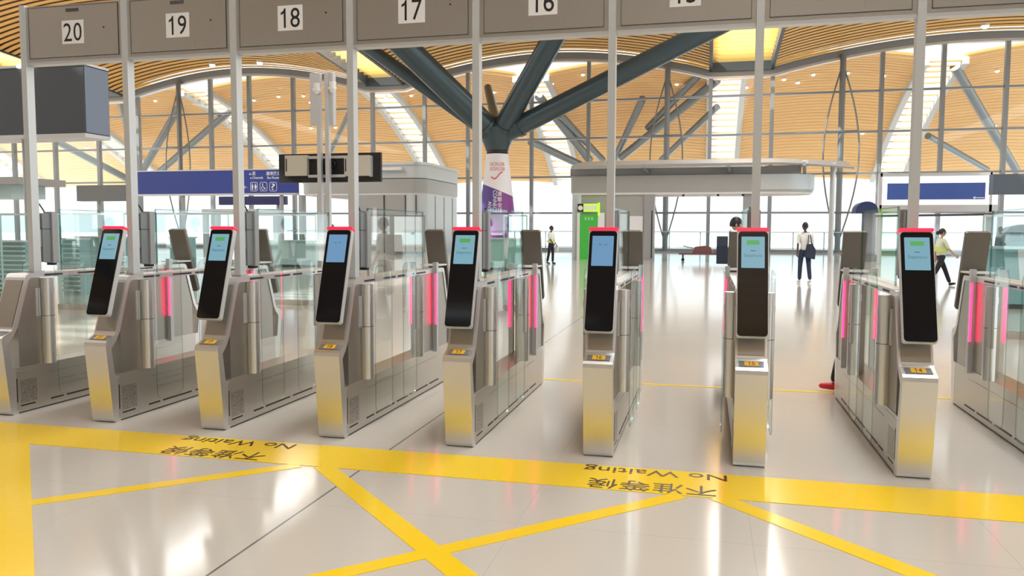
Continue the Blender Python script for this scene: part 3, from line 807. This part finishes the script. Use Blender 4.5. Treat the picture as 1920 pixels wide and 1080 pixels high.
# booth on the left: rounded grey block
def rounded_box(x0, x1, y0, y1, r, z0, z1, name, m, parent):
    pts = []
    for cx_, cy_, a0 in ((x1-r, y1-r, 0), (x0+r, y1-r, PI/2), (x0+r, y0+r, PI), (x1-r, y0+r, 1.5*PI)):
        for i in range(7): pts.append((cx_+r*math.cos(a0+i/6*PI/2), cy_+r*math.sin(a0+i/6*PI/2)))
    return MB().prism(pts, z0, z1, 'Z').build(name, m, parent, smooth=True)
bx = at(562, 430, 47).x; ex = -17.0
t = thing('service_booth', (0, 0, 0), 'rounded grey booth building left of the tree column', 'booth'); t.location = (ex, 47, 0)
Wb = ex-bx
rounded_box(-Wb, 0, 0, 7.6, .8, 4.75, 5.55, 'upper_fascia', BOOTHB, t)
rounded_box(-Wb-.1, .1, -.1, 7.7, .8, 5.55, 5.72, 'roof_cap', ALU, t)
rounded_box(-Wb, 0, 0, 7.6, .8, 3.85, 4.70, 'lower_fascia', BOOTH, t)
rounded_box(-Wb+.05, -.05, .05, 7.55, .75, 4.70, 4.75, 'fascia_joint', DARKP, t)
rounded_box(-Wb+.05, -.05, .05, 7.55, .75, 3.72, 3.85, 'light_band', WHITEP, t)
bxw = lambda px: at(px, 430, 47).x-ex
def rb(px0, px1, name, m, z1=3.75): return MB().box((bxw(px0), .05, 0), (bxw(px1), .6, z1)).build(name, m, t)
rb(560, 566, 'pillar', BOOTH); rb(594, 614, 'pillar', BOOTH)
xs = bxw(672)
MB().box((xs, .06, 0), (-.7, 1.0, 3.75)).build('front_wall', BOOTH, t)
rounded_box(-1.8, -.02, .02, 7.5, .8, 0, 3.75, 'corner_wall', BOOTHB, t)
for px in (720, 760, 780): MB().box((bxw(px)-.03, .0, .1), (bxw(px)+.03, .07, 3.7)).build('wall_seam', DARKP, t)
for y in (2.2, 4.0, 5.8): MB().box((-.03, y-.02, 0), (.0, y+.02, 3.72)).build('wall_seam', DARKP, t)
MB().box((bxw(738), -.06, .15), (bxw(797), .06, 2.45)).build('door_frame', GREYP, t)
for a, b in ((740, 760), (762, 778), (781, 795)): MB().box((bxw(a), -.09, .2), (bxw(b), -.05, 2.38)).build('door_leaf', WOODPALE, t)
MB().box((bxw(772), -.11, 1.25), (bxw(778), -.08, 1.4)).build('door_handle', BLACK, t)
MB().box((bxw(715), -.5, 5.2), (bxw(758), -.1, 5.38)).build('roof_lamp', WHITEP, t)
MB().box((bxw(700), -.05, .9), (bxw(707), .07, 2.9)).build('window_slit', SIGNW, t)

# booth on the right with canopy
t = thing('canopy_booth', (0, 0, 0), 'long grey booth under a sweeping canopy right of the tree column', 'booth'); YC = 43; t.location = (-7.2, YC, 0)
cxw = lambda px, Y=YC: at(px, 430, Y).x+7.2
cz = lambda py: at(1300, py, YC).z
xe = cxw(1532)
f = []
for i in range(13):
    a_ = -PI/2+PI*i/12; f.append((xe-1.6+1.6*math.cos(a_), 1.6+1.6*math.sin(a_)))
f += [(.15, 3.2), (0, 3.05), (0, .15), (.15, 0)]
xm = cxw(1424); fe = [p for p in f if p[0] > xm]
MB().prism([(0, .15), (.15, 0), (xm, 0), (xm, 3.2), (.15, 3.2), (0, 3.05)], cz(356), cz(328), 'Z').build('fascia', BOOTH, t)
MB().prism([(xm, 0)]+fe+[(xm, 3.2)], cz(356), cz(328), 'Z').build('curved_fascia', BOOTHB, t, smooth=True)
MB().prism([(p[0]*.995, p[1]*.99+.01) for p in f], cz(360), cz(356), 'Z').build('fascia_joint', BOOTH, t)
MB().prism([(p[0]*.985+.05, p[1]*.97+.04) for p in f], cz(364), cz(360), 'Z').build('soffit', WHITEP, t)
MB().box((-.05, .2, cz(330)), (cxw(1500), 2.6, cz(312))).build('roof_block', GREYP, t)
cp = []
for px, py, yy in ((1075, 318, -.3), (1075, 297, -.3)): pass
can = MB(); rows = []
for i in range(25):
    u = i/24; x = .2+(cxw(1600)-.2)*u; zt = cz(299)+.03*math.sin(u*PI)-.35*max(0, u-.75)*2.2; yf = -1.0+1.8*max(0, u-.7)**2*8
    rows.append([can.bm.verts.new(p) for p in ((x, yf, zt-.5+.12*u), (x, yf-.05, zt-.32), (x, 3.2, zt+.25), (x, 3.2, zt-.1))])
for A, B in zip(rows[:-1], rows[1:]):
    for k in range(4): can.bm.faces.new((A[k], B[k], B[(k+1) % 4], A[(k+1) % 4]))
can.bm.faces.new(rows[0]); can.bm.faces.new(rows[-1][::-1])
can.build('canopy', CANOPY, t)
for px in (1208, 1362, 1500): MB().bar((cxw(px), -1.0, cz(300)-.35), (cxw(px)+.2, .5, cz(324)), .16, .2).build('canopy_bracket', FRAMEG, t)
MB().bar((.2, -.9, cz(314)), (cxw(1430), -.9, cz(314)), .08, .12).build('canopy_edge', WHITEP, t)
MB().tube((.35, .35, 0), (.35, .35, cz(330)), .3, seg=20).build('round_pillar', BOOTHB, t, smooth=True)
MB().box((.35, .15, 0), (cxw(1210), .6, cz(364))).build('wall_panel', BOOTH, t)
MB().box((cxw(1180), .1, .95), (cxw(1205), .16, cz(405))).build('wall_window', SIGNW, t)
MB().box((cxw(1207), .0, 0), (cxw(1226), .9, cz(364))).build('end_pillar', GREYP, t)
MB().box((cxw(1221), -.02, .1), (cxw(1223), .02, 2.6)).build('pillar_slot', BLACK, t)
MB().box((cxw(1393), .2, 0), (cxw(1411), .9, cz(364))).build('end_pillar', GREYP, t)
MB().tube((cxw(1564), 1.0, 0), (cxw(1564), 1.0, cz(305)), .13, seg=14).build('canopy_post', ALU, t, smooth=True)
for px in (1280, 1345, 1392): MB().tube((cxw(px), .2, cz(368)), (cxw(px), .2, cz(363)), .06, seg=8).build('spot_lamp', BLACK, t)
MB().tube((cxw(1505), -.2, cz(316)), (cxw(1505), -.2, cz(304)), .16, seg=12).build('dome_camera', WHITEP, t, smooth=True)
# green doorway board
Yk = 42.6; kx = at(1107, 430, Yk).x
t = thing('green_doorway', (kx, Yk, 0), 'green lit doorway panel with lime header by the round pillar', 'door sign')
kw = lambda px: at(px, 430, Yk).x-kx; kz = lambda py: at(1107, py, Yk).z
MB().box((kw(1087), 0, 0), (kw(1121), .1, kz(402))).build('green_panel', GREEN, t)
MB().box((kw(1082), -.06, 0), (kw(1087), .12, kz(399))).build('jamb', WHITEP, t)
MB().box((kw(1121), -.04, 0), (kw(1133), .12, kz(399))).build('jamb', SIGNW, t)
MB().box((kw(1083), -.08, kz(397)), (kw(1094), .12, kz(382))).build('header_square', BLACK, t)
MB().box((kw(1094), -.08, kz(397)), (kw(1121), .12, kz(382))).build('header', LIME, t)
MB().box((kw(1121), -.14, kz(404)), (kw(1124), .12, kz(380))).build('header_fin', LIME, t)
MB().tube((kw(1088.5), -.1, kz(390)), (kw(1088.5), -.08, kz(390)), .13, seg=20).build('round_mark', SIGNW, t)
o = MB()
for k in range(4): o.box((kw(1096+k*6), -.1, kz(394)), (kw(1100.8+k*6), -.08, kz(385)))
o.build('header_glyphs', SIGNW, t)
o = MB()
for k in range(3): o.box((kw(1096+k*6), -.012, kz(413)), (kw(1100+k*6), 0, kz(407)))
o.build('faint_glyphs', mat('pale_green', (.35, .62, .35), .4), t)
# luggage laid on a low bench
lb = at(1318, 487, 42)
t = thing('luggage_cart', (lb.x, 42, 0), 'low cart of burgundy baggage lying behind gates sixteen and fifteen', 'cart')
MB().box((-1.2, -.3, .34), (2.0, .3, .42)).build('platform', BURG, t); 
for x in (-1.0, 1.8): MB().tube((x, -.25, .08), (x, .25, .08), .08).build('wheel', BLACK, t)
for x in (-1.0, 1.8): MB().box((x-.04, -.2, .1), (x+.04, .2, .36)).build('axle_stand', DARKP, t)
MB().prism([(-.55, .42), (.45, .42), (.38, .72), (.1, .80), (-.4, .74)], -.25, .25, 'Y').build('burgundy_bag', BURG, t, .06)
MB().bar((-1.0, 0, .78), (-.3, 0, .62), .12, .06).build('handle', GREYP, t)
MB().bar((.5, 0, .5), (1.9, 0, .52), .3, .12).build('long_bundle', mat('dull_brown', (.22, .15, .12), .7), t)

# hooded blue booth post behind gate fourteen
Yh = 16; hx = at(1645, 430, Yh).x
t = thing('hooded_post', (hx, Yh, 0), 'grey column topped by a dark blue domed hood behind gate fourteen', 'post')
hp = lambda px, py: (at(px, py, Yh).x-hx, at(px, py, Yh).z)
MB().box((hp(1634, 0)[0], 0, 0), (hp(1655, 0)[0], .22, hp(1640, 397)[1])).build('column', mat('lavender_grey', (.33, .35, .42), .5), t, .01)
x0, x1 = hp(1615, 0)[0], hp(1658, 0)[0]; zb, zt = hp(1640, 400)[1], hp(1640, 378)[1]; c = (x0+x1)/2; R = (x1-x0)/2
hd = [(c+R*math.cos(PI*k/14), zb+(zt-zb)*math.sin(PI*k/14)**.8) for k in range(15)]
MB().prism(hd, -.16, .3, 'Y').build('hood', mat('hood_blue', (.025, .045, .14), .5), t, .02)
MB().box((hp(1612, 0)[0], -.05, 0), (hp(1660, 0)[0], .4, hp(1640, 478)[1])).build('pedestal', BOOTH, t)
MB().box((hp(1613, 0)[0], -.06, hp(1640, 490)[1]), (hp(1660, 0)[0], .42, hp(1640, 478)[1])).build('ledge', READER, t)

# ---------------------------------------------------------------- glass screens, counters at left and right
def glass_screen(x0, x1, y0, Y, label):
    a = at(x0, y0, Y); b = at(x1, y0, Y); cx = (a.x+b.x)/2; W = b.x-a.x
    t = thing('glass_screen', (cx, Y, 0), label, 'glass screen', 'glass screens on low steel bases')
    MB().box((-W/2, -.006, .1), (W/2, .006, a.z)).build('pane', GLASST, t)
    MB().box((-W/2, -.012, a.z-.02), (W/2, .012, a.z+.012)).build('top_edge', mat('pale_glass_edge', (.62, .75, .74), .25), t)
    MB().box((-W/2, -.08, 0), (W/2, .08, .1)).build('base', STEEL, t, .01)
    for s in (-1, 1): MB().box((s*W/2-.01, -.015, .1), (s*W/2+.01, .015, a.z)).build('side_edge', GLASSE, t)
glass_screen(0, 52, 402, 13, 'teal glass screen at the left edge behind the leftmost gate')
glass_screen(108, 232, 401, 13, 'teal glass screen seen between the two leftmost posts')
glass_screen(292, 428, 401, 14, 'teal glass screen seen left of post nineteen')
glass_screen(478, 592, 403, 15, 'teal glass screen seen between post nineteen and kiosk eighteen')
glass_screen(945, 988, 404, 15, 'narrow teal glass screen just left of gate seventeen rear panel')
glass_screen(1845, 1930, 404, 13, 'teal glass screen at the right edge beyond gate thirteen')
def louvre(x0, x1, y0, y1, Y, label):
    a = at(x0, y0, Y); b = at(x1, y1, Y); cx = (a.x+b.x)/2; W = b.x-a.x
    t = thing('louvred_cabinet', (cx, Y, 0), label, 'cabinet', 'louvred cabinets behind the glass screens')
    MB().box((-W/2, .06, 0), (W/2, .4, a.z)).build('body', TEAL, t)
    n = 11
    for k in range(n):
        z = .06+(a.z-.1)*k/n
        MB().bar((-W/2, .02, z+.03), (W/2, .02, z+.03), .07, .035).build('slat', TEALP, t)
    MB().box((-W/2-.02, -.02, a.z-.02), (W/2+.02, .42, a.z+.02)).build('top', WOODPALE, t)
louvre(-30, 45, 452, 515, 15, 'louvred pale cabinet at the left edge under the glass')
louvre(112, 146, 448, 500, 16, 'narrow louvred cabinet right of the leftmost post')
def counter(x0, x1, y0, Y, label, m=TEAL, cat='counter'):
    a = at(x0, y0, Y); b = at(x1, y0, Y); cx = (a.x+b.x)/2; W = b.x-a.x
    t = thing('service_counter', (cx, Y, 0), label, cat, 'service counters behind the gates')
    MB().box((-W/2, 0, .1), (W/2, .7, a.z-.05)).build('body', m, t, .01)
    MB().box((-W/2, .05, 0), (W/2, .65, .1)).build('kick_plate', DARKP, t)
    MB().box((-W/2-.05, -.08, a.z-.05), (W/2+.05, .75, a.z)).build('worktop', TEALP, t, .01)
    k = W*.5; MB().prism([(k*.1-.1, a.z-.03), (k*.1+.12, a.z-.03), (k*.1+.06, .45), (k*.1-.02, .45)], -.02, 0, 'Y').build('front_emblem', SIGNW, t)
    return t
counter(143, 230, 443, 24, 'teal counter with pale worktop behind kiosk twenty')
counter(318, 345, 444, 26, 'small teal counter between post twenty and rear panel of gate twenty')
counter(500, 590, 450, 30, 'teal counter in the distance left of kiosk eighteen', TEALP)
counter(905, 985, 446, 30, 'teal counter at the foot of the tree column', mat('sea_green', (.30, .55, .48), .4))
counter(1868, 1960, 462, 18, 'teal counter at the right edge behind the glass', TEAL)
# chair like dark machine on the right hand counter
a = at(1908, 462, 18)
t = thing('counter_machine', (a.x, 18.3, a.z), 'dark rounded machine standing on the right edge counter', 'machine')
MB().prism([(-.22, 0), (.4, 0), (.4, .36), (.2, .44), (-.05, .38), (-.2, .2)], 0, .35, 'Y').build('shell', mat('dull_blue_shell', (.06, .10, .13), .5), t, .03)
MB().box((-.05, -.02, .1), (.15, .0, .28)).build('screen', BLACKG, t)

# ---------------------------------------------------------------- ceiling lamps
def lamp(px, py, Y, r, label, group):
    p = at(px, py, Y)
    t = thing('ceiling_downlight', p, label, 'ceiling lamp', group)
    MB().tube((0, 0, -.03), (0, 0, .12), r*1.2, seg=16).build('rim', LAMPR, t, smooth=True)
    MB().ball((0, 0, -.05), r, (1, 1, .75), 14).build('lens', LAMP, t, smooth=True)
def ceil_Y(px, py):
    Y = 58
    for k in range(400):
        Y = 10+k*.12; p = at(px, py, Y)
        if p.z > 0 and Y < 59.5 and p.z >= vz(p.x)+yrise(Y): return Y
    return 55
for px, py, lb in ((398, 121, 'round ceiling downlight above post nineteen, left one of pair'), (487, 117, 'round ceiling downlight below lane sign eighteen, right one of pair'), (1847, 48, 'round ceiling downlight below the lane sign at right edge')):
    lamp(px, py, ceil_Y(px, py), .2, lb, 'downlights in the inner ceiling')
def xceil_Y(px, py):
    for k in range(400):
        Y = 62+k*.045; p = at(px, py, Y)
        if p.z >= xz(p.x, Y)-.05: return Y
    return 72
for px, py in ((291, 188), (476, 187), (522, 180), (569, 179), (582, 191), (583, 239), (629, 238), (648, 268), (723, 182), (771, 178), (790, 255), (874, 169), (926, 172), (1035, 156), (1093, 139), (1269, 157), (1399, 163), (1172, 252), (1470, 148), (1525, 139), (1590, 136), (1657, 141), (1870, 132), (1865, 235), (1617, 249), (1496, 154), (395, 272), (177, 286), (163, 276), (1073, 272)):
    lamp(px, py, xceil_Y(px, py), .13, 'small glowing downlight in the outer orange roof beyond the glass', 'downlights in the outer roof')

# ---------------------------------------------------------------- people
def skin_mesh(chains, sub=1):
    """chains: list of lists of (pos, radius); shared positions are merged"""
    bm = bmesh.new(); ly = bm.verts.layers.skin.verify(); seen = {}
    def V(p, r):
        k = tuple(round(c, 4) for c in p)
        if k not in seen:
            v = bm.verts.new(p); v[ly].radius = (r, r) if not isinstance(r, tuple) else r
            v[ly].use_root = (len(seen) == 0); seen[k] = v
        return seen[k]
    for ch in chains:
        pv = None
        for p, r in ch:
            v = V(p, r)
            if pv and pv != v and not bm.edges.get((pv, v)): bm.edges.new((pv, v))
            pv = v
    me = bpy.data.meshes.new('tmp'); bm.to_mesh(me); bm.free()
    o = bpy.data.objects.new('tmp', me); COL.objects.link(o)
    sk = o.modifiers.new('s', 'SKIN'); sk.use_smooth_shade = True
    if sub: o.modifiers.new('d', 'SUBSURF').levels = sub
    dg = bpy.context.evaluated_depsgraph_get(); out = bpy.data.meshes.new_from_object(o.evaluated_get(dg))
    bpy.data.objects.remove(o); bpy.data.meshes.remove(me)
    for p in out.polygons: p.use_smooth = True
    return out
def join_meshes(ms):
    bm = bmesh.new()
    for m_ in ms: bm.from_mesh(m_)
    me = bpy.data.meshes.new('j'); bm.to_mesh(me); bm.free()
    for p in me.polygons: p.use_smooth = True
    return me
def add(me, name, m, parent):
    me.materials.clear(); me.materials.append(m); me.name = name
    o = bpy.data.objects.new(name, me); COL.objects.link(o); o.parent = parent; return o
def person(loc, face, H, label, legs, arms, skin, shirt, trous, shoes, hair=HAIR, head_turn=0.0, bun=False, bald=False):
    """local +Y is forward. legs: ((thigh, knee), (thigh, knee)) L,R angles forward; arms: ((sw, out, elbow), ...)"""
    k = H/1.72
    t = thing('person', loc, label, 'person'); t.rotation_euler = (0, 0, face)
    def P(x, y, z): return Vector((x, y, z))*k
    hipz = 0.90
    J = {}
    low = 9
    for s, (th, kn) in zip((-1, 1), legs):
        hip = Vector((s*.095, 0, hipz)); knee = hip+.42*Vector((0, math.sin(th), -math.cos(th)))
        an = knee+.42*Vector((0, math.sin(th-kn), -math.cos(th-kn)))
        J[s] = (hip, knee, an); low = min(low, an.z)
    dz = .075-low
    for s in J: J[s] = tuple(j+Vector((0, 0, dz)) for j in J[s])
    up = Vector((0, 0, dz))
    pel = Vector((0, 0, hipz+.04))+up; wai = Vector((0, .0, 1.10))+up; che = Vector((0, -.005, 1.30))+up; nb = Vector((0, -.01, 1.44))+up; hd = Vector((0, .015, 1.60))+up
    A = {}
    for s, (sw, ou, el) in zip((-1, 1), arms):
        sh = Vector((s*.18, 0, 1.385))+up
        d = Vector((s*math.sin(ou), math.sin(sw)*math.cos(ou), -math.cos(sw)*math.cos(ou))); e = sh+.28*d
        d2 = Vector((s*math.sin(ou)*.5, math.sin(sw+el), -math.cos(sw+el))).normalized(); wr = e+.25*d2
        A[s] = (sh, e, wr, d2)
    def K(v): return tuple(v*k)
    ch = [[(K(pel), .075*k), (K(wai), .075*k), (K(che), .085*k), (K(nb), .052*k), (K(nb+Vector((0, .01, .06))), .05*k)]]
    for s in (-1, 1):
        h_, kn, an = J[s]; ch.append([(K(pel), .075*k), (K(h_-Vector((0, 0, .04))), .068*k), (K(h_*.5+kn*.5), .066*k), (K(kn), .05*k), (K(kn*.6+an*.4), .048*k), (K(an), .036*k)])
        sh, e, wr, d2 = A[s]; ch.append([(K(che), .085*k), (K(sh), .046*k), (K(sh*.5+e*.5), .044*k), (K(e), .036*k), (K(e*.6+wr*.4), .034*k), (K(wr), .024*k), (K(wr+d2*.045), (.036*k, .018*k))])
    ms = [skin_mesh(ch)]
    for s in (-1, 1):          # five fingers each, rooted in the palm
        sh, e, wr, d2 = A[s]; fwd = Vector((0, 1, 0)) if abs(d2.y) < .8 else Vector((0, 0, 1))
        fwd = (fwd-d2*fwd.dot(d2)).normalized(); side = d2.cross(fwd)
        for i, ln in enumerate((.070, .078, .073, .060)):
            b = wr+d2*.05+fwd*(.027-.018*i); c1 = b+d2*ln*.55-side*.004*s; c2 = b+d2*ln-side*.02*s
            ms.append(skin_mesh([[(K(b), .009*k), (K(c1), .0085*k), (K(c2), .007*k)]], 0))
        b = wr+d2*.025+fwd*.02; ms.append(skin_mesh([[(K(b), .011*k), (K(b+fwd*.03+d2*.025), .010*k), (K(b+fwd*.035+d2*.055), .008*k)]], 0))
    # head with jaw, nose, ears, eyes sockets
    hb = bmesh.new(); g = bmesh.ops.create_uvsphere(hb, u_segments=20, v_segments=14, radius=1)
    Rz = Matrix.Rotation(head_turn, 3, 'Z')
    for v in g['verts']:
        x, y, z = v.co; jaw = 1-.32*max(0, -z)**1.3
        q = Vector((x*.075*jaw, y*.098*(jaw*.85+.15)+(.012 if z < -.2 else 0), z*.122))
        if y > .75 and -.35 < z < .05: q.y += .012*(1-abs(x)*2.2) if abs(x) < .4 else 0
        if y > .6 and .02 < z < .2 and .2 < abs(x) < .6: q.y -= .006
        v.co = (Rz @ q+hd)*k
    for s in (-1, 1):
        g = bmesh.ops.create_uvsphere(hb, u_segments=8, v_segments=6, radius=.03)
        for v in g['verts']: v.co = (Rz @ Vector((v.co.x*.35+s*.076, v.co.y*.6-.005, v.co.z-.005))+hd)*k
    g = bmesh.ops.create_uvsphere(hb, u_segments=8, v_segments=6, radius=.016)
    for v in g['verts']: v.co = (Rz @ Vector((v.co.x*.7, v.co.y+.100, v.co.z*1.5-.012))+hd)*k
    hm = bpy.data.meshes.new('h'); hb.to_mesh(hm); hb.free(); ms.append(hm)
    add(join_meshes(ms), 'body', skin, t)
    # eyes and mouth
    f = MB()
    for s in (-1, 1): f.ball((Rz @ Vector((s*.031, .092, .012))+hd)*k, .010*k, seg=8)
    f.build('eyes', BLACK, t)
    p = (Rz @ Vector((0, .088, -.058))+hd)*k; MB().ball(p, .02*k, (1, .4, .28), 8).build('mouth', mat('lip', (.32, .14, .12), .6), t)
    # hair cap
    if not bald:
        hb = MB(); g = bmesh.ops.create_uvsphere(hb.bm, u_segments=20, v_segments=14, radius=1)
        for v in g['verts']:
            x, y, z = v.co; zz = z if not (y > .35 and z < .42) else max(z, .42); 
            if z < -.25: zz = -.25
            v.co = (Rz @ Vector((x*.083, (y*.106 if y < .35 else min(y*.106, .098))-.006, zz*.132+.004))+hd)*k
        if bun: hb.ball((Rz @ Vector((0, -.13, .0))+hd)*k, .05*k, (1, 1.1, 1.2), 10)
        hb.build('hair', hair, t, smooth=True)
    # clothes
    gr_ = 1.13
    ch = [[(K(pel+Vector((0, 0, -.03))), .15*k), (K(pel+Vector((0, 0, .05))), .145*k), (K(wai), .138*k), (K(che), .150*k), (K(nb-Vector((0, 0, .03))), .07*k)]]
    for s in (-1, 1):
        sh, e, wr, d2 = A[s]; ch.append([(K(che), .150*k), (K(sh), .070*k), (K(sh*.4+e*.6), .058*k), (K(e), .05*k)])
    add(skin_mesh(ch), 'shirt', shirt, t)
    ch = [[(K(pel+Vector((0, 0, .08))), .122*k), (K(pel), .128*k)]]
    for s in (-1, 1):
        h_, kn, an = J[s]; ch.append([(K(pel), .128*k), (K(h_-Vector((0, 0, .05))), .092*k), (K(h_*.5+kn*.5), .083*k), (K(kn), .068*k), (K(kn*.5+an*.5), .064*k), (K(an+Vector((0, 0, .01))), .056*k)])
    add(skin_mesh(ch), 'trousers', trous, t)
    for s, (th, kn_) in zip((-1, 1), legs):
        h_, kn, an = J[s]; pitch = (th-kn_)*.6
        R = Matrix.Rotation(pitch, 3, 'X')
        pts = [(Vector((0, -.05, -.030)), .045), (Vector((0, .03, -.028)), .048), (Vector((0, .11, -.036)), .040), (Vector((0, .17, -.046)), .029)]
        add(skin_mesh([[(K(an+R @ p), r*k) for p, r in pts]]), 'shoe', shoes, t)
    return t, J, A, k, up
of = on_floor(1033, 495)
t, J, A, k, up = person((of.x, of.y, 0), -PI/2-.35, 1.74, 'person in pale vest and black trousers standing by the round pillar', ((.10, .12), (-.14, .06)), ((.1, .06, .35), (.25, .08, .5)), SKIN_B, mat('pale_cream_shirt', (.74, .78, .70), .8), TROUS, SHOEB)
MB().box((-.165, -.135, 1.0), (.165, .135, 1.10)).build('vest_band', VESTY, t, .05)
wr = A[-1][2]*k; MB().box((wr.x-.03, wr.y-.03, wr.z-.32), (wr.x+.03, wr.y+.12, wr.z-.08)).build('paper', SIGNW, t)
mf = on_floor(1507, 531)
t, J, A, k, up = person((mf.x, mf.y, 0), .25, 1.80, 'person in white shirt walking away with navy shoulder bag', ((.16, .10), (-.20, .10)), ((-.12, .10, .1), (.08, .14, .2)), SKIN_B, SHIRT, NAVYT, SHOEW)
MB().prism([(-.06, .78), (.22, .72), (.24, 1.0), (.14, 1.18), (.0, 1.16)], -.24, -.12, 'Y').build('shoulder_bag', BAG, t, .03)
MB().path([Vector((.02, -.17, 1.12)), Vector((.06, -.13, 1.4)), Vector((.08, 0, 1.5)), Vector((.1, .1, 1.38))], .012, 6).path([Vector((.14, -.17, 1.15)), Vector((.12, -.13, 1.4)), Vector((.11, 0, 1.5))], .012, 6).build('bag_strap', BAG, t)
wf = on_floor(1762, 536)
t, J, A, k, up = person((wf.x, wf.y, 0), -PI/2+.15, 1.68, 'person in pale vest walking right behind gate fourteen, hair tied back', ((.42, .06), (-.36, .25)), ((-.25, .06, .2), (.45, .1, .35)), SKIN_A, VEST, TROUS, SHOEB, bun=True)
MB().box((-.15, -.13, .98), (.15, .13, 1.12)).build('vest_band', VESTY, t, .05)
bk = Vector((at(1379, 430, 14).x, 14, 0))
t, J, A, k, up = person(bk, -PI/2, 1.76, 'person with dark backpack hidden behind the screen of gate fifteen', ((.05, .05), (-.05, .05)), ((.1, .06, .3), (.1, .06, .3)), SKIN_A, SHIRT, TROUS, SHOEB)
MB().prism([(-.16, 1.0), (.16, 1.0), (.17, 1.3), (.12, 1.46), (-.12, 1.46), (-.17, 1.3)], -.30, -.12, 'Y').build('backpack', BAG, t, .04)
hf = Vector((at(622, 430, 24).x, 24, 0))
person(hf, PI-.6, 1.70, 'person standing far behind gate eighteen, only the dark head showing', ((.04, .03), (-.04, .03)), ((.05, .06, .2), (.05, .06, .2)), SKIN_A, mat('grey_shirt', (.45, .50, .52), .8), TROUS, SHOEB)
cf = on_floor(1591, 735)
person((cf.x, cf.y+.05, 0), PI/2, 1.42, 'small person in red shoes hidden behind the rear of gate fourteen', ((.20, .0), (.0, .03)), ((.0, .02, .1), (.0, .02, .1)), SKIN_A, mat('grey_tee', (.3, .3, .32), .8), TROUS, SHOER)
